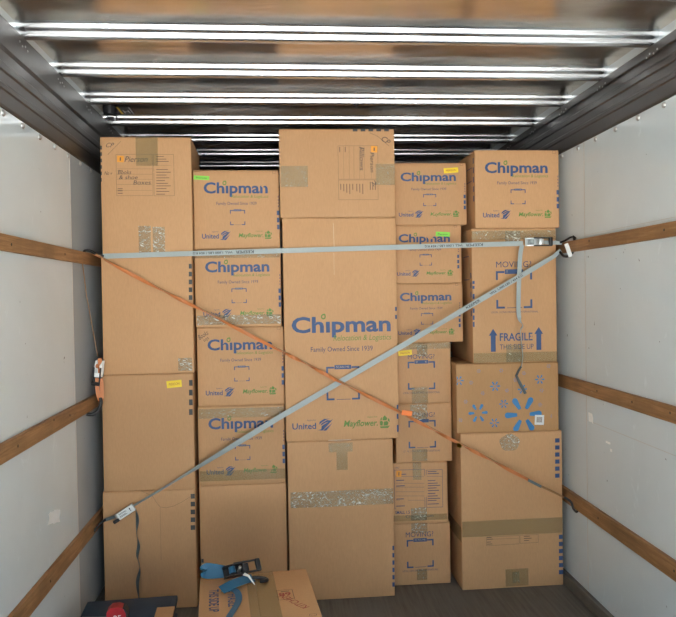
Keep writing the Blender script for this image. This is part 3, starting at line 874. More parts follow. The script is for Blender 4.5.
for s, side in ((-1, 'left'), (1, 'right')):
    wt = WALL_TOP[s]
    wall = MB().box(*sorted((s * HW, s * (HW + .05))), REAR, FRONT, 0, HCEIL).build('wall_' + side, 'wall_lining')
    struct(wall, 'glossy white fibreglass lined wall of the truck, ' + ('scuffed, with shade painted in grey beside the plain stack' if s < 0 else 'with reflections of the printed boxes'))
    # aluminium top rail, slightly proud of the lining, with pressed ridges
    P = [(0, wt - .012), (.004, wt - .010), (.006, wt), (.006, wt + .05), (.010, wt + .056), (.010, wt + .072), (.006, wt + .078), (.006, wt + .115), (.011, wt + .121), (.011, wt + .145), (.006, wt + .151),
         (.006, wt + .19), (.012, wt + .205), (.018, HCEIL - .085), (.022, HCEIL - .056), (.022, HCEIL - .052), (.0, HCEIL - .052)]
    rail = MB().prism([(s * (HW - a), b) for a, b in P][::s], 1, REAR, FRONT).build('top_rail', 'top_rail_metal', wall)
    def put(me, name, x, y, z, par, sx=1):
        o = bpy.data.objects.new(name, me); C.objects.link(o); o.parent = par
        o.location = (x, y, z); o.scale = (-s, 1, 1)
    y0, st = (2.58, .19) if s < 0 else (2.69, .203)
    for k in range(-9, 7):
        if y0 + k * st > .9: put(RIV, 'rivet', s * HW, y0 + k * st, wt - .028, wall)
    for k in range(-3, 6):
        yb = BOW0 + k * BOW_STEP - .02
        for dy, dz in ((-.045, -.018), (-.018, -.032), (.012, -.018), (.036, -.032)):
            put(RIV_S, 'small_rivet', s * (HW - .022), yb + dy, HCEIL - .070 + dz * .6, rail)
    for z0, z1 in RAILZ[s]:
        MB().bbox(*sorted((s * HW, s * (HW - .020))), REAR + .05, FRONT - .02, z0, z1, .003).build('tie_rail', 'rail_wood', wall)
    for y, z in SCREWS[s]: put(SCR, 'screw', s * (HW - .0198), y, z, wall)
    # timber kick board along the floor
    MB().bbox(*sorted((s * HW, s * (HW - .030))), REAR + .05, FRONT - .02, 0, .062, .006).build('kick_board', 'kick_wood', wall)
    # panel joints of the lining
    for ya in ((3.36,) if s < 0 else (3.43,)):
        MB().box(*sorted((s * HW, s * (HW - .0012))), ya, ya + .006, .07, wt - .015).build('panel_joint', 'seam_sealant', wall)
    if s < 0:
        MB().box(-HW, -HW + .001, 3.366, FRONT, .063, wt - .013).build('shaded_panel', 'wall_lining_shade', wall)  # panel past the joint; its darker grey is painted shade
    else:
        for z_ in (.93, 1.86):
            MB().box(HW - .0008, HW, 2.2, 3.43, z_, z_ + .003).build('panel_joint', 'seam_sealant', wall)
# scuffs: scraps of torn sticker left on the linings
def scrap(name, s, y, z, w, h, seed, rot=0):
    random.seed(seed)
    n = 16; pts = []
    for k in range(n):
        a = 2 * math.pi * k / n
        r = 1 / max(abs(math.cos(a)), abs(math.sin(a))) * random.uniform(.72, 1.0)
        yy, zz = w / 2 * r * math.cos(a), h / 2 * r * math.sin(a)
        pts.append((y + yy * math.cos(rot) - zz * math.sin(rot), z + yy * math.sin(rot) + zz * math.cos(rot)))
    if s > 0: pts.reverse()
    MB().prism(pts, 0, s * HW, s * (HW - .0012)).build(name, 'scuff_white', bpy.data.objects['wall_left' if s < 0 else 'wall_right'])
scrap('sticker_scrap', -1, 3.03, .672, .17, .060, 3, -.25)
scrap('sticker_scrap', 1, 3.385, .95, .055, .05, 5)
scrap('sticker_scrap', 1, 3.20, .865, .05, .012, 6); scrap('sticker_scrap', 1, 3.17, .835, .02, .015, 8)

# small black swivel fitting with a chrome lever where the roof sheet meets the top rail
fit = empty('swivel_fitting', (-1.188, 3.95, HCEIL - .0005))
tag(fit, 'black swivel fitting with chrome lever on the roof sheet beside the yellow warning sticker', 'fitting')
MB().cyl((0, -.02, 0), (0, -.02, -.035), .038, .034, 16).build('base', 'black_steel', fit)
MB().bbox(-.022, .012, .0, .09, -.040, -.018, .004, Matrix.Rotation(math.radians(4), 4, 'Z')).build('arm', 'steel', fit)
MB().tube(smooth_path([(-.03, -.05, -.03), (-.05, -.055, -.045), (-.045, -.03, -.052), (-.02, -.02, -.045)]), .007).build('lever', 'steel', fit)

# ------------------------------------------------------------------ the cartons
GRP = {'M': 'printed medium moving boxes', 'Q': 'small boxes with a moving question'}
INFO = {  # name, label, group
 'A1': ('cardboard_box', 'kraft carton with handwritten form and split shiny tape at its foot, topmost of blank stack', None),
 'A2': ('cardboard_box', 'blank kraft carton crossed by the orange strap, directly under the carton with the handwritten form', None),
 'A3': ('cardboard_box', 'blank kraft carton with a yellow sticker near its top corner', None),
 'A4': ('cardboard_box', 'blank carton with a torn curved crease, on the floor behind the strap buckle', None),
 'B1': ('moving_box', 'medium printed box with a lime green sticker above the logo, beside the pillow carton', GRP['M']),
 'B2': ('moving_box', 'medium printed box with bright crumpled tape along its foot, below the horizontal strap', GRP['M']),
 'B3': ('moving_box', 'medium printed box with handwriting in its corner, crossed by the orange strap', GRP['M']),
 'B4': ('moving_box', 'medium printed box with tape over its carrier logos, crossed by the grey diagonal strap', GRP['M']),
 'B5': ('cardboard_box', 'blank carton on the floor, directly behind the loose box with the blue strap', None),
 'C1': ('cardboard_box', 'wide kraft carton with a sideways handwritten form, on top of the tallest printed box', None),
 'C2': ('wardrobe_box', 'very tall printed moving box with the largest blue logo, where the two diagonal straps cross', None),
 'C3': ('cardboard_box', 'tall blank carton wrapped by a wide shiny tape band, standing under the largest printed box', None),
 'D1': ('moving_box', 'small printed moving box with a yellow sticker over its logo', GRP['M']),
 'D2': ('moving_box', 'small printed moving box with a lime green sticker, behind the long horizontal strap', GRP['M']),
 'D3': ('moving_box', 'small printed moving box without sticker, resting on the box asking a question', GRP['M']),
 'D4': ('moving_box', 'small carton asking MOVING? with a yellow sticker and tape over its top edge', GRP['Q']),
 'D5': ('moving_box', 'small carton asking MOVING? crossed by the orange strap with its bright tag', GRP['Q']),
 'D6': ('moving_box', 'small carton showing a printed two-column form with an orange sticker', GRP['Q']),
 'D7': ('moving_box', 'small carton asking MOVING? standing on the floor under the form carton', GRP['Q']),
 'E1': ('moving_box', 'medium printed box with no tape or sticker, topmost against the wall above the fragile box', GRP['M']),
 'E2': ('moving_box', 'tall carton marked FRAGILE THIS SIDE UP with two blue arrows, behind the strap ratchet', None),
 'E3': ('cardboard_box', 'wide brown carton patterned with bright blue sunburst marks', None),
 'E4': ('cardboard_box', 'large blank carton with a taped waist on the floor, under the blue sunburst carton', None),
}
ROT = {'A1': 1.0, 'A2': .3, 'A3': -.3, 'A4': .2, 'B1': .4, 'B2': -.3, 'B3': .3, 'B4': -.2, 'B5': .2, 'C1': -.3, 'C2': .3, 'C3': .6, 'D1': .3, 'D2': -.4, 'D3': .3, 'D4': -.3, 'D5': .3, 'D6': -.4, 'D7': .4, 'E1': .3, 'E2': .2, 'E3': -.2, 'E4': .6}

def fractions(a, b, r, n):
    return sorted({a, a + r * .4, a + r, b - r, b - r * .4, b} | {a + (b - a) * i / n for i in range(1, n)})
def carton(name, w, h, d, loc, rotz, seed, mat='kraft', seam='y'):
    """closed carton: body, two top flaps; returns the Empty and the warp of its front"""
    e = empty(name, loc, rotz)
    random.seed(seed)
    ph = [random.uniform(0, 6.28) for _ in range(6)]
    amp = .0022
    def wy(x, z): return amp * (math.sin(5 * x / w + ph[0]) * math.sin(4 * z / h + ph[1]) + .5 * math.sin(9 * x / w + ph[2] + 5 * z / h)) * min(1, max(0, 1 - (2 * abs(x) / w) ** 6)) * min(1, max(0, 1 - (abs(2 * z / h - 1)) ** 6)) + .001
    r = .0045
    def warp(q):
        if q.y < -d / 2 + r * .9: q = Vector((q.x, q.y + wy(q.x, q.z) - .001, q.z))
        elif abs(q.x) > w / 2 - r * .9:
            b = .003 * math.sin(4 * q.y / d + ph[3]) * max(0, 1 - (2 * abs(q.y) / d) ** 2) * max(0, 1 - abs(2 * q.z / h - 1) ** 2)
            q = Vector((q.x - math.copysign(abs(b), q.x), q.y, q.z))
        return q
    ft = .004
    MB().lattice(fractions(-w / 2, w / 2, r, 8), fractions(-d / 2, d / 2, r, 4), fractions(0, h - ft, r, 8), r, None, warp).build('body', mat, e, True)
    g = .0015
    for k in (-1, 1):
        if seam == 'y': X0, X1, Y0, Y1 = sorted((k * g, k * (w / 2 - .001))) + [-d / 2 + .001, d / 2 - .001]
        else: X0, X1, Y0, Y1 = [-w / 2 + .001, w / 2 - .001] + sorted((k * g, k * (d / 2 - .001)))
        MB().bbox(X0, X1, Y0, Y1, h - ft, h, .0018).build('top_flap', mat, e, True)
    return e, wy
def film(name, e, wy, d, x0, x1, z0, z1, kind, seed):
    """a strip of packing tape lying on the front, a little wrinkled"""
    nx, nz = max(3, int((x1 - x0) / .009)), max(3, int((z1 - z0) / .009))
    nx, nz = min(nx, 60), min(nz, 40)
    amp = (.0003, .0008, .0018)[kind]
    vs, fs = [], []
    for j in range(nz + 1):
        for i in range(nx + 1):
            x, z = x0 + (x1 - x0) * i / nx, z0 + (z1 - z0) * j / nz
            n = noise.noise(Vector((x * 60 + seed * 7.1, z * 60, seed * 3.3)))
            edge = 0 if 0 < i < nx and 0 < j < nz else 1
            ex = .0012 * noise.noise(Vector((x * 90, z * 90, seed + 50.))) * edge
            vs.append((x + ex, -d / 2 + wy(x, z) - .001 - .0011 - amp * (.5 + n) * (1 - edge), z + ex))
    for j in range(nz):
        for i in range(nx):
            a = j * (nx + 1) + i
            fs.append((a, a + 1, a + nx + 2, a + nx + 1))
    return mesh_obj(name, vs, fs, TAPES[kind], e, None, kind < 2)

def scan_frame(a, x0, x1, z0, z1):
    w, h = x1 - x0, z1 - z0
    t, l = .055 * w, .24 * w
    for sx in (0, 1):
        for sz in (0, 1):
            xa = x0 if sx == 0 else x1 - l; xb = x0 if sx == 0 else x1 - t
            za = z0 if sz == 0 else z1 - t; zb = z0 if sz == 0 else z1 - l
            a.rect(('frame_corner', x0, sx, sz), 'ink_blue', xa, xa + l, za, za + t)
            a.rect(('frame_corner', x0, sx, sz), 'ink_blue', xb, xb + t, zb, zb + l)
    bx0, bx1, bz0, bz1 = x0 + .25 * w, x1 - .25 * w, z1 - .08 * h, z1 + .045 * h
    a.rect('scan_banner', 'ink_blue', bx0, bx1, bz0, bz1)
    a.text('scan_banner', 'banner_text', 'SCAN ME', bx0 + .05 * w, bx1 - .05 * w, bz0 + .035 * h, bz1 - .03 * h, 0, lift=.0003)
    a.rect('scan_line', 'ink_navy', x0 + .3 * w, x1 - .28 * w, z0 + .01 * h, z0 + .025 * h)
def wing(a, x0, x1, z0, z1):
    w, h = x1 - x0, z1 - z0
    def P(u, v): return (x0 + u * w, z0 + v * h)
    for q in (((.0, .05), (.30, .0), (.62, .42), (1.0, .95), (.55, .62), (.25, .38), (.22, .12)), ((.18, .42), (.5, .66), (.92, .82), (.60, .86), (.25, .62)), ((.10, .50), (.22, .66), (.55, .90), (.80, .98), (.42, .98), (.12, .74)),
              ((.34, -.02), (.42, .12), (.72, .40), (.95, .62), (.74, .30), (.55, .0))):
        a.poly('wing_logo', 'ink_blue', [P(*p) for p in q])
def ship(a, x0, x1, z0, z1):
    w, h = x1 - x0, z1 - z0
    def P(u, v): return (x0 + u * w, z0 + v * h)
    for q in (((.05, .16), (.12, .02), (.80, .02), (.96, .22), (.80, .17)), ((.08, .24), (.30, .20), (.36, .46), (.26, .60), (.05, .54)), ((.38, .20), (.74, .22), (.84, .42), (.72, .56), (.42, .52)),
              ((.30, .62), (.66, .60), (.74, .78), (.50, 1.0), (.34, .84)), ((.10, .60), (.24, .66), (.28, .86), (.14, .80)), ((.78, .58), (.97, .46), (.93, .70), (.80, .78))):
        a.poly('ship_logo', 'ink_green', [P(*p) for p in q])
def united(a, x0, x1, z0, z1):
    w, h = x1 - x0, z1 - z0
    a.text('carrier_lettering', 'ink_blue', 'United', x0, x0 + .58 * w, z0 + .16 * h, z0 + .68 * h, 1)
    a.text('carrier_lettering', 'ink_navy', 'Agent for', x0 + .36 * w, x0 + .58 * w, z0 + .84 * h, z0 + .97 * h)
    wing(a, x0 + .62 * w, x1, z0, z1)
def mayflower(a, x0, x1, z0, z1):
    w, h = x1 - x0, z1 - z0
    a.text('carrier_lettering', 'ink_green', 'Mayflower.', x0, x0 + .74 * w, z0 + .22 * h, z0 + .70 * h, 1, 0, .2)
    a.text('carrier_lettering', 'ink_green', 'Agent for', x0 + .50 * w, x0 + .72 * w, z0 + .86 * h, z0 + .98 * h)
    ship(a, x0 + .76 * w, x1, z0, z1)
def leaf(a, x, z, r):
    n = 16
    def P(t, k): return (x + r * k * math.cos(t) * .9, z + r * k * (math.sin(t) + (.28 if abs(t - math.pi / 4) < .5 else 0)))
    o = [P(2 * math.pi * i / n, 1) for i in range(n)]; q = [P(2 * math.pi * i / n, .52) for i in range(n)]
    a.add('logo_leaf', 'ink_green', o + q, [(i, (i + 1) % n, (i + 1) % n + n, i + n) for i in range(n)], .0002)
def brand_front(a, w, h, small=False):
    """the carrier's standard front, laid out in fractions of the face"""
    def X(u): return (u - .5) * w
    def Z(v): return (1 - v) * h
    a.text('logo_lettering', 'ink_blue', 'Ch\u0131pman', X(.12), X(.866), Z(.295), Z(.155), 1.5)
    leaf(a, X(.362), Z(.165), .026 * w)
    a.text('logo_tagline', 'ink_green', 'Relocation & Logistics', X(.444), X(.87), Z(.350), Z(.315), 0, 0, .15)
    a.text('slogan_lettering', 'ink_navy', 'Family Owned Since 1939', X(.265), X(.732), Z(.440), Z(.402))
    scan_frame(a, X(.42), X(.596), Z(.695), Z(.505))
    united(a, X(.09), X(.425), Z(.882), Z(.765)); mayflower(a, X(.52), X(.91), Z(.875), Z(.765))
    for v0, v1 in ((.515, .573), (.605, .665), (.693, .752)): a.rect('edge_mark', 'ink_blue', X(.968), X(.997), Z(v1), Z(v0))
    for v0 in (.33, .37, .41, .45): a.rect('edge_mark', 'ink_navy', X(.983), X(.992), Z(v0 + .022), Z(v0))
    a.frame('corner_mark', 'ink_form', X(.925), X(.965), Z(.045), Z(.008), .0012)

def small_box_art(a, e, w, h, items, wy, d, seed):
    for k, it in enumerate(items):
        t = it[0]
        if t in ('rect', 'line', 'frame', 'text'): getattr(a, t)(*it[1:])
        elif t == 'tape': film('packing_tape', e, wy, d, *it[1:5], it[5], seed * 31 + k)
        elif t == 'scan': scan_frame(a, *it[1:])
        elif t == 'united': united(a, *it[1:])
        elif t == 'mayflower': mayflower(a, *it[1:])
        elif t == 'leaf': leaf(a, *it[1:])
        elif t == 'arrow':
            x0, x1, z0, z1 = it[1:]; c = (x0 + x1) / 2; w_ = x1 - x0; zh = z1 - .30 * (z1 - z0)
            a.poly('up_arrow', 'ink_blue', [(c - .28 * w_, z0), (c + .28 * w_, z0), (c + .28 * w_, zh), (x1, zh), (c, z1), (x0, zh), (c - .28 * w_, zh)])
        elif t == 'spark':
            cx, cz, ro, ri = it[1:]
            big = ro > .02
            for q in range(6):
                an = math.pi / 3 * q + .03
                dx, dz = math.cos(an), math.sin(an); nx, nz = -dz, dx
                wo, wi = ro * .155, ro * .085
                pts = [(cx + dx * ri + nx * wi, cz + dz * ri + nz * wi), (cx + dx * ri - nx * wi, cz + dz * ri - nz * wi)]
                for b in range(7):
                    tt = -math.pi / 2 + math.pi * b / 6
                    rr_ = ro - wo
                    pts.append((cx + dx * (rr_ + wo * math.cos(tt)) + nx * wo * math.sin(tt), cz + dz * (rr_ + wo * math.cos(tt)) + nz * wo * math.sin(tt)))
                pts = [(min(max(x, -w / 2 + .002), w / 2 - .002), max(min(z, h - .004), .004)) for x, z in pts]
                a.poly(('sunburst_print' if big else 'small_sunburst_print', k), 'ink_spark' if ro > .025 else 'ink_spark_pale' if ro < .018 else 'ink_spark', pts)
        elif t == 'sticker':
            nm, mt, s, x0, x1, z0, z1 = it[1:]
            y0 = -d / 2 + wy((x0 + x1) / 2, (z0 + z1) / 2) - .001
            rot = Matrix.Translation(((x0 + x1) / 2, 0, (z0 + z1) / 2)) @ Matrix.Rotation(math.radians(-4 if mt == 'st_yellow' else 3), 4, 'Y')
            sw, sh = (x1 - x0) / 2, (z1 - z0) / 2
            st = MB().box(-sw, sw, y0 - .0022, y0 - .0004, -sh, sh, rot).build(nm, mt, e)
            b = Art(lambda x, z, l: rot @ Vector((x, y0 - .0026 - l, z)))
            if s: b.text('sticker_lettering', 'ink_red' if mt == 'st_yellow' else 'marker', s, -sw * .7, sw * .7, -sh * .35, sh * .35, 0, 0, .1)
            elif mt == 'st_orange': b.text('sticker_lettering', 'ink_form', '1', -sw * .2, sw * .2, -sh * .55, sh * .5)
            else:
                for q in range(9): b.rect('sticker_lettering', 'ink_form', -sw * .6 + q * sw * .14, -sw * .6 + q * sw * .14 + sw * (.06 + .04 * (q % 2)), -sh * .5, sh * .6)
            b.build(st)
        elif t == 'blob':
            x0, x1, z0, z1 = it[1:]
            z1 = min(z1, h - .004)
            n = 22; vs = [((x0 + x1) / 2, -d / 2 + wy(0, (z0 + z1) / 2) - .004, (z0 + z1) / 2)]; fs = []
            for ring in (.5, 1.0):
                for q in range(n):
                    an = 2 * math.pi * q / n
                    rr_ = ring * (1 + .06 * math.sin(5 * an))
                    x, z = (x0 + x1) / 2 + (x1 - x0) / 2 * rr_ * math.cos(an), (z0 + z1) / 2 + (z1 - z0) / 2 * rr_ * math.sin(an)
                    vs.append((x, -d / 2 + wy(x, z) - .0022 - (.002 if ring < 1 else 0), min(z, h - .002)))
            for q in range(n):
                r2 = (q + 1) % n
                fs += [(0, 1 + q, 1 + r2), (1 + q, 1 + n + q, 1 + n + r2, 1 + r2)]
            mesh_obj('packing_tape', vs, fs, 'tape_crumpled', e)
BRAND = {'B1', 'B2', 'B3', 'B4', 'D1', 'D2', 'D3', 'E1'}
for seed, (key, (xl, xr, zb, zt, yf, d)) in enumerate(BOX.items()):
    nm, lab, grp = INFO[key]
    w, h = xr - xl, zt - zb
    e, wy = carton(nm, w, h - .001, d, ((xl + xr) / 2, yf + d / 2, zb + .0005), math.radians(ROT[key]), seed + 5, 'kraft_brown' if key == 'E3' else 'kraft', 'y')
    tag(e, lab, 'box', grp)
    a = Art(lambda x, z, l, d=d, wy=wy: (x, -d / 2 + wy(x, z) - .001 - .0005 - l, z))
    if key in BRAND:
        if key in ('D1', 'D2', 'D3'):
            # these faces are wider than what shows: the print is centred on the visible scan frame
            sh = {'D1': -.004, 'D2': -.012, 'D3': -.012}[key]
            b = Art(lambda x, z, l, d=d, wy=wy, sh=sh: (x + sh, -d / 2 + wy(x, z) - .0015 - l, z)); brand_front(b, w, h); b.build(e)
        else: brand_front(a, w, h)
    small_box_art(a, e, w, h, ART.get(key, []), wy, d, seed)
    a.build(e)
    if key == 'E4':     # the tape waist carries on round the visible side
        vs = [(-w / 2 - .0012, -d / 2 + d * i / 8, z) for i in range(9) for z in (.255, .335)]
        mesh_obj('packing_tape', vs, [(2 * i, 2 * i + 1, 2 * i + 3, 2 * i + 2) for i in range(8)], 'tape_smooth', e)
    if key in ('E2', 'E1'):   # printing on the turned-away side
        s_ = Art(lambda x, z, l: (-w / 2 - .0012 - l, x, z))
        for q in range(5): s_.rect('side_mark', 'ink_blue', -d / 2 + .012, -d / 2 + .03, h * .35 + q * .05, h * .35 + q * .05 + .03)
        s_.frame('side_frame', 'ink_navy', -d / 2 + .05, -d / 2 + .16, h * .62, h * .80, .004)
        s_.build(e)

# ------------------------------------------------------------------ loose box on the floor in front, with the blue strap on it
GX, GY, GH, GR = -.395, 2.766, .406, math.radians(5.5)
g_e, g_wy = carton('moving_box', .448, GH, .457, (GX, GY, .0005), GR, 77, 'kraft', 'y')
tag(g_e, 'loose carton on the floor with red marker writing on top, under the blue strap', 'box')
ga = Art(lambda x, y, l: (x, y, GH + .0008 + l))
for s, r_ in (('THIS SIDE UP', (-.186, -.148, -.112, .092)), ('FRAGILE', (-.114, -.078, -.080, .035))):
    ga.text('top_lettering', 'ink_blue', s, *r_, 1, -90)
ga.frame('top_stamp', 'ink_form', .078, .142, -.062, .030, .0025)
ga.rect('top_stamp', 'ink_form', .095, .128, .012, .018)
ga.text('marker_writing', 'ink_red', 'KITCHEN', .062, .207, -.104, -.066, 0, 122, .1)
ga.text('marker_writing', 'ink_red', '68', .088, .128, -.035, .010, 1, 185)
ga.frame('top_stamp', 'ink_form', .178, .205, -.222, -.205, .002)
ga.build(g_e)
vs, fs = [], []
for j in range(21):
    for i in range(9):
        x, y = -.035 + .115 * i / 8, -.226 + .452 * j / 20
        vs.append((x, y, GH + .0016 + .0006 * noise.noise(Vector((x * 60, y * 60, 3)))))
for j in range(20):
    for i in range(8):
        q = j * 9 + i; fs.append((q, q + 1, q + 10, q + 9))
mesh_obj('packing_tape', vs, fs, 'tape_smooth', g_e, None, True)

# ------------------------------------------------------------------ ratchets, hooks and straps
def ratchet(parent, mtx, s=1.0, body='steel', handle='black_steel', web='web_grey', flip=1):
    """ratchet buckle lying along local x, its open side towards -y: two side plates, toothed wheels, spool, handle"""
    def T(mb, name, mat, sm=False):
        mb.v = [mtx @ (q * s) for q in mb.v]
        return mb.build(name, mat, parent, sm)
    for k in (-1, 1):
        z = k * .019
        T(MB().prism([(-.050, -.004), (-.045, -.020), (-.015, -.026), (.020, -.022), (.040, -.010), (.040, .004), (-.050, .004)], 2, z - .0016, z + .0016), 'side_plate', body)
        n = 20; pts = []
        for q in range(n):
            r = .017 if q % 2 else .0135
            pts.append((-.018 + r * math.cos(2 * math.pi * q / n), -.016 + r * math.sin(2 * math.pi * q / n)))
        T(MB().prism(pts, 2, k * .015 - .0014, k * .015 + .0014), 'toothed_wheel', body)
    T(MB().cyl((-.018, -.016, -.021), (-.018, -.016, .021), .0065, None, 14), 'spool', body, True)
    T(MB().cyl((-.018, -.016, -.0125), (-.018, -.016, .0125), .0125, None, 16), 'wound_webbing', web, True)
    T(MB().bbox(-.048, .038, -.001, .003, -.018, .018, .001), 'base_plate', body)
    hd = MB()
    for k in (-1, 1): hd.bbox(-.012, .080, -.031, -.025, k * .020 - .0035, k * .020 + .0035, .002)
    hd.bbox(.068, .088, -.036, -.022, -.024, .024, .005)
    T(hd, 'handle', handle, True)
    T(MB().bbox(.018, .042, -.029, -.024, -.015, .015, .002), 'release_bar', body, True)
def hook(parent, pts, r=.005):
    return MB().tube(smooth_path(pts, 5), r).build('hook', 'black_steel', parent, True)

# long horizontal grey strap
h_s = empty('ratchet_strap', (-1.19, 3.61, 1.795))
tag(h_s, 'long grey ratchet strap stretched level across the whole load with its loose end hanging', 'strap')
def HP(x, z, y=3.61): return Vector((x + 1.19, y - 3.61, z - 1.795))
p0, p1 = HP(-1.165, 1.7955, 3.61), HP(.985, 1.836, 3.60)
MB().ribbon([p0.lerp(p1, i / 10) for i in range(11)], (0, 0, 1), .0255, .0016).build('webbing', 'web_grey', h_s)
def strap_words(parent, at, s, length, height, ang, flip, yoff, name='strap_lettering', mat='ink_dark'):
    a = Art(lambda x, z, l: at + Vector((x * math.cos(ang) - z * math.sin(ang), -yoff, x * math.sin(ang) + z * math.cos(ang))))
    a.text(name, mat, s, -length / 2, length / 2, -height / 2, height / 2, 1, 180 if flip else 0)
    a.build(parent)
sl = math.atan2(p1.z - p0.z, p1.x - p0.x)
for x0 in (-.62, .565):
    t = (x0 + 1.165) / 2.15
    strap_words(h_s, p0.lerp(p1, t), 'WLL 1,000 LBS / 454 KG', .20, .011, sl, True, .0014)
    strap_words(h_s, p0.lerp(p1, t + .16 / 2.15), 'KEEPER', .092, .014, sl, True, .0014)
ratchet(h_s, Matrix.Translation(HP(1.045, 1.842, 3.60)), 1.0)
MB().ribbon([HP(1.085, 1.840, 3.60), HP(1.150, 1.838, 3.60), HP(1.197, 1.836, 3.605)], (0, 0, 1), .020, .002).build('short_webbing', 'web_grey', h_s)
hook(h_s, [HP(1.185, 1.838, 3.60), HP(1.205, 1.848, 3.58), HP(1.222, 1.860, 3.56), HP(1.236, 1.862, 3.545), HP(1.240, 1.855, 3.535)], .0055)
hook(h_s, [HP(-1.160, 1.7955), HP(-1.19, 1.805, 3.60), HP(-1.215, 1.822, 3.585), HP(-1.236, 1.824, 3.57), HP(-1.240, 1.816, 3.56)], .005)
tail = [HP(.978, 1.828, 3.595), HP(.968, 1.76, 3.60), HP(.966, 1.593, 3.62), HP(.966, 1.50, 3.628), HP(.972, 1.44, 3.63), HP(.990, 1.405, 3.634), HP(.978, 1.375, 3.636), HP(.985, 1.30, 3.64), HP(.990, 1.235, 3.64), HP(.982, 1.185, 3.64)]
tp = smooth_path(tail, 5)
wd, wdt = [], []
for i, q in enumerate(tp):
    f = i / (len(tp) - 1)
    a_ = 0.15 if f < .42 else min(1.0, (f - .42) / .1) * 1.25 + .15
    wd.append((math.cos(a_), math.sin(a_) * .9, .15 * math.sin(12 * f)))
    wdt.append(.024)
MB().ribbon(tp, wd, wdt, .0016).build('loose_end', 'web_grey', h_s)
MB().ribbon([HP(.982, 1.188, 3.64), HP(.966, 1.165, 3.638), HP(.953, 1.140, 3.636), HP(.972, 1.100, 3.636), HP(1.003, 1.043, 3.638)], [(.5, -.8, .2)] * 3 + [(.75, -.5, .4)] * 2, .016, .0018).build('loose_tip', 'web_grey_dark', h_s)

# grey diagonal strap
d_s = empty('ratchet_strap', (-1.19, 3.60, .479))
tag(d_s, 'grey strap rising diagonally from the low buckle to the wall rail beside the fragile box', 'strap')
def DP(x, z, y=3.60): return Vector((x + 1.19, y - 3.60, z - .479))
dp = [DP(-1.060, .528, 3.600), DP(-.90, .616, 3.600), DP(-.62, .778, 3.600), DP(-.297, .965, 3.600), DP(.327, 1.308, 3.600), DP(.75, 1.543, 3.600), DP(1.145, 1.763, 3.600), DP(1.185, 1.797, 3.59)]
dpp = []
for i in range(len(dp) - 1):
    for k in range(4): dpp.append(dp[i].lerp(dp[i + 1], k / 4))
dpp.append(dp[-1])
wds = []
for q in dpp:
    x = q.x - 1.19
    a_ = math.radians(62) * max(0, min(1, (-.45 - x) / .35)) + math.radians(35) * max(0, min(1, (x - .95) / .2)) - math.radians(40) * math.exp(-((x - .55) / .10) ** 2)
    n_ = Vector((-.47, 0, .88))
    wds.append(tuple(n_ * math.cos(a_) + Vector((0, -1, 0)) * math.sin(a_)))
MB().ribbon(dpp, wds, .0275, .0016).build('webbing', 'web_grey', d_s)
ang = math.atan2(1.763 - 1.308, 1.145 - .327)
def dline(x): return DP(x, 1.308 + (x - .327) * math.tan(ang), 3.600)
strap_words(d_s, dline(.715), 'KEEPER', .085, .014, ang, False, .0016)
strap_words(d_s, dline(.892), 'WLL 1,000 LBS / 454 KG', .20, .011, ang, False, .0016)
hook(d_s, [DP(1.178, 1.79, 3.59), DP(1.195, 1.765, 3.575), DP(1.222, 1.768, 3.56), DP(1.236, 1.80, 3.55), DP(1.238, 1.850, 3.545), DP(1.228, 1.866, 3.54)], .0065)
tgm = Matrix.Translation(DP(1.207, 1.795, 3.548)) @ Matrix.Rotation(math.radians(-20), 4, 'Y')
MB().bbox(-.011, .011, -.002, .002, -.036, .036, .001, tgm).build('white_tag', 'paper_white', d_s)
bk = DP(-1.078, .512, 3.590)
bm_ = Matrix.Translation(bk) @ Matrix.Rotation(-math.atan2(.0615, .10), 4, 'Y')
MB().bbox(-.052, .052, -.012, .004, -.019, .019, .004, bm_).build('buckle_body', 'steel', d_s, True)
MB().bbox(-.040, .050, -.0135, -.0118, -.017, .017, .0006, bm_).build('buckle_label', 'paper_white', d_s)
la = Art(lambda x, z, l: bm_ @ Vector((x, -.0139 - l, z)))
la.text('label_lettering', 'ink_dark', 'WARNING', -.030, .012, .003, .011, 1); la.rect('label_lettering', 'ink_dark', -.03, .005, -.004, -.002); la.rect('label_lettering', 'ink_dark', -.03, .010, -.009, -.007); la.text('label_lettering', 'ink_dark', '!', .028, .034, -.008, .009, 1)
la.build(d_s)
MB().bbox(-.074, -.040, -.016, .002, -.021, -.004, .004, bm_).build('thumb_lever', 'black_rubber', d_s, True)
MB().ribbon([DP(-1.12, .492), DP(-1.165, .478), DP(-1.185, .472)], (0, 0, 1), .016, .002).build('short_webbing', 'web_grey_dark', d_s)
hook(d_s, [DP(-1.178, .474), DP(-1.20, .462, 3.585), DP(-1.220, .440, 3.57), DP(-1.236, .418, 3.56), DP(-1.238, .404, 3.55)], .006)
tl = smooth_path([DP(-1.040, .530, 3.597), DP(-1.026, .510, 3.60), DP(-1.022, .46, 3.603), DP(-1.027, .40, 3.601), DP(-1.018, .34, 3.603), DP(-1.026, .28, 3.601), DP(-1.015, .22, 3.603), DP(-1.028, .15, 3.602), DP(-1.022, .06, 3.600)], 5)
MB().ribbon(tl, [(math.cos(.9 + .5 * math.sin(i * .5)), -math.sin(.9 + .5 * math.sin(i * .5)), .1) for i in range(len(tl))], .0185, .0016).build('loose_end', 'web_grey_dark', d_s)

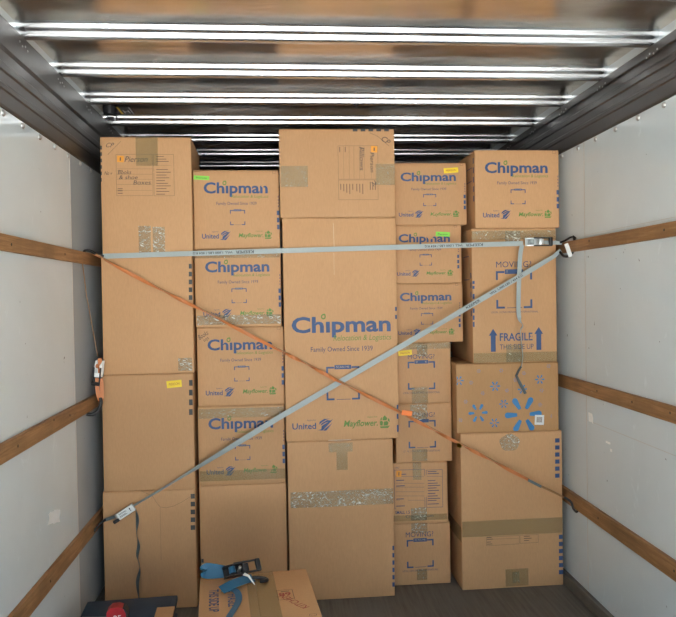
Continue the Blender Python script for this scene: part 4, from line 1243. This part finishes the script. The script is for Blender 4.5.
# orange strap, twisted, falling the other way
o_s = empty('tie_down_strap', (-1.20, 3.585, 1.803))
tag(o_s, 'thin twisted orange strap falling diagonally from the blank stack to the low rail', 'strap')
def OP(x, z, y=3.585): return Vector((x + 1.20, y - 3.585, z - 1.803))
op = [(-1.205, 1.806), (-.888, 1.627), (-.689, 1.523), (-.291, 1.304), (-.18, 1.246), (.013, 1.136), (.322, .972), (.478, .884), (.631, .798), (.778, .717), (.997, .595)]
seq, wds, wdt = [], [], []
dirn = Vector((1, 0, -.545)).normalized(); nrm = Vector((.545, 0, 1)).normalized()
phase = 1.25
for i in range(len(op) - 1):
    for k in range(8):
        f = k / 8
        x = op[i][0] + (op[i + 1][0] - op[i][0]) * f; z = op[i][1] + (op[i + 1][1] - op[i][1]) * f
        seq.append(OP(x, z))
        ph = phase + math.pi * (i + f)
        wds.append(tuple(nrm * math.cos(ph) + Vector((0, 1, 0)) * math.sin(ph)))
seq.append(OP(*op[-1])); wds.append(wds[-1])
MB().ribbon(seq, wds, .018, .0018).build('webbing', 'web_orange', o_s)
q2 = [q + nrm * .006 + Vector((0, .010, 0)) for q in seq]
MB().ribbon(q2, [tuple(nrm)] * len(q2), .005, .004).build('return_cord', 'web_brown', o_s)
MB().tube([OP(.990, .599), OP(1.06, .561), OP(1.10, .542), OP(1.165, .508), OP(1.20, .492)], [.006, .0065, .006, .006, .005]).build('bound_end', 'web_brown', o_s, True)
MB().ribbon([OP(.990, .599, 3.577), OP(1.06, .561, 3.577)], tuple(nrm), .014, .003).build('knot_wrap', 'web_grey_dark', o_s)
hook(o_s, [OP(1.185, .499), OP(1.215, .478, 3.57), OP(1.224, .445, 3.56), OP(1.236, .430, 3.55), OP(1.239, .440, 3.54)], .006)
MB().bbox(-.027, .027, -.0015, .0015, -.013, .013, .001, Matrix.Translation(OP(.353, .970, 3.57)) @ Matrix.Rotation(math.radians(8), 4, 'Y')).build('orange_tag', 'tag_orange', o_s)
MB().add([OP(.615, .808, 3.572), OP(.640, .795, 3.572), OP(.630, .780, 3.572), OP(.612, .788, 3.572)], [(0, 3, 2, 1), (0, 1, 2, 3)]).build('yellow_tag', 'st_yellow', o_s)
hook(o_s, [OP(-1.195, 1.803), OP(-1.215, 1.818, 3.57), OP(-1.236, 1.822, 3.555), OP(-1.240, 1.812, 3.545)], .005)

# short orange strap with its ratchet, in the gap between the wall and the blank stack
s_s = empty('tie_down_strap', (-1.178, 3.555, 1.06))
tag(s_s, 'short orange strap with a silver ratchet hooked on the rail beside the blank stack', 'strap')
def SP(x, z, y=3.56): return Vector((x + 1.205, y - 3.56, z - 1.06))
MB().ribbon([SP(-1.260, 1.752, 3.50), SP(-1.250, 1.60, 3.52), SP(-1.224, 1.40, 3.54), SP(-1.212, 1.30, 3.555)], (.5, -.8, 0), .010, .0018).build('webbing', 'web_brown', s_s)
rm = Matrix.Translation(SP(-1.205, 1.235, 3.565)) @ Matrix.Rotation(math.radians(97), 4, 'Y') @ Matrix.Rotation(math.radians(18), 4, 'X')
ratchet(s_s, rm, .90, 'scuff_white', 'black_steel', 'web_orange')
MB().ribbon([SP(-1.205, 1.29), SP(-1.203, 1.275), SP(-1.203, 1.20, 3.555)], (1, 0, 0), .020, .002).build('webbing', 'web_orange', s_s)
MB().ribbon(smooth_path([SP(-1.215, 1.195, 3.545), SP(-1.214, 1.14, 3.540), SP(-1.206, 1.09, 3.545), SP(-1.200, 1.082, 3.555), SP(-1.198, 1.13, 3.562), SP(-1.200, 1.19, 3.56)], 4), (1, .25, 0), .019, .002).build('webbing_loop', 'web_orange', s_s)
hook(s_s, [SP(-1.205, 1.095, 3.55), SP(-1.198, 1.075, 3.545), SP(-1.205, 1.05, 3.54), SP(-1.216, 1.03, 3.535), SP(-1.238, 1.018, 3.53), SP(-1.262, 1.022, 3.52)], .0085)

# blue strap with a black ratchet, lying on the loose box
t_s = empty('ratchet_strap', (GX, GY, GH + .004), GR)
tag(t_s, 'bright blue webbing strap with a black ratchet, heaped on the loose box', 'strap')
lp = smooth_path([(-.120, .195, .030), (-.165, .200, .040), (-.195, .205, .044), (-.207, .202, .036), (-.200, .195, .026), (-.165, .190, .024), (-.120, .186, .026)], 5)
MB().ribbon(lp, (.0, .35, 1), .040, .0018).build('webbing_loop', 'web_teal', t_s)
rt = Matrix.Translation((-.075, .178, .030)) @ Matrix.Rotation(math.radians(14), 4, 'Z') @ Matrix.Rotation(math.radians(-42), 4, 'X')
ratchet(t_s, rt, 1.12, 'black_steel', 'black_steel', 'web_teal')
MB().cyl((-.064, .172, .030), (-.060, .150, .058), .007, .007, 10).build('pivot_pin', 'steel', t_s, True)
MB().ribbon(smooth_path([(-.138, .040, .014), (-.09, .072, .022), (-.045, .102, .022), (-.008, .125, .018)], 5), (-.45, .75, .45), .040, .0018).build('webbing', 'web_teal', t_s)
MB().ribbon(smooth_path([(-.138, .052, .004), (-.100, .060, .006), (-.078, .030, .006), (-.072, -.030, .005), (-.084, -.090, .004), (-.110, -.170, .004), (-.125, -.222, .003)], 5), (1, .2, .12), .026, .0018).build('loose_end', 'web_teal', t_s)
MB().tube(smooth_path([(-.012, .122, .020), (.010, .124, .018), (.034, .124, .014), (.047, .112, .012), (.040, .098, .012), (.018, .100, .012)], 5), .0075).build('hook', 'black_steel', t_s, True)
MB().ribbon([(-.046, .118, .040), (-.028, .090, .042), (-.006, .050, .020)], (.5, .2, .3), [.013, .009, .003], .0015).build('white_tie', 'paper_white', t_s)

# ------------------------------------------------------------------ storage tote in the corner, with things on its lid
TR = math.radians(3.5)
tx, ty, tz = -.950, 3.00, .25
tote = empty('storage_tote', (tx, ty, 0), TR)
tag(tote, 'low dark slate blue plastic tote with a flat lid, on the floor', 'tote')
hw, hd = .195, .175
def frust(mb, x0, y0, z0, x1, y1, z1):
    mb.add([(-x0, -y0, z0), (x0, -y0, z0), (x0, y0, z0), (-x0, y0, z0), (-x1, -y1, z1), (x1, -y1, z1), (x1, y1, z1), (-x1, y1, z1)], [(3, 2, 1, 0), (4, 5, 6, 7), (0, 1, 5, 4), (1, 2, 6, 5), (2, 3, 7, 6), (3, 0, 4, 7)])
    return mb
frust(MB(), hw - .03, hd - .03, .0, hw - .012, hd - .012, tz - .022).build('body', 'tote_blue', tote)
lid = MB().bbox(-hw, hw, -hd, hd, tz - .026, tz, .006).build('lid', 'tote_blue', tote, True)
MB().bbox(-hw + .02, hw - .02, -hd + .02, hd - .02, tz - .002, tz + .003, .002).build('raised_panel', 'tote_blue', lid, True)
for k in (-1, 1): MB().bbox(*sorted((k * (hw - .03), k * (hw + .010))), -.05, .05, tz - .045, tz - .026, .005).build('handle', 'tote_blue', tote, True)
red = empty('tape_measure', (-.975, 2.925, tz + .004), math.radians(4))
tag(red, 'red and black tape measure lying on the dark tote lid', 'tape measure')
out = [(-.036, 0), (.036, 0), (.040, .010), (.040, .045), (.030, .066), (.010, .074), (-.018, .072), (-.034, .058), (-.038, .012)]
MB().prism(out, 1, -.022, .030).build('case', 'tool_red', red)
MB().prism([(.040, .006), (.047, .008), (.047, .046), (.034, .070), (.028, .068), (.040, .045)], 1, -.020, .028).build('rubber_edge', 'black_rubber', red)
aa = Art(lambda x, z, l: (x, -.0225 - l, z)); aa.text('case_lettering', 'paper_white', '25', -.008, .022, .022, .042, 1); aa.build(red)
cb = MB().bbox(-.037, .037, -.075, .075, 0, .012, .002).build('cardboard_scrap', 'kraft')
cb.location = (-.790, 2.958, tz + .0035); cb.rotation_euler = (0, 0, .04)
tag(cb, 'pale folded scrap of cardboard lying on the corner of the dark tote lid', 'cardboard')
ppr = MB().bbox(-.05, .05, -.045, .045, 0, .003, .001).build('paper_slip', 'paper_white')
ppr.location = (-1.085, 2.945, tz + .0035); ppr.rotation_euler = (0, 0, -.1)
tag(ppr, 'white paper slip lying on the dark tote lid beside the tape measure', 'paper')
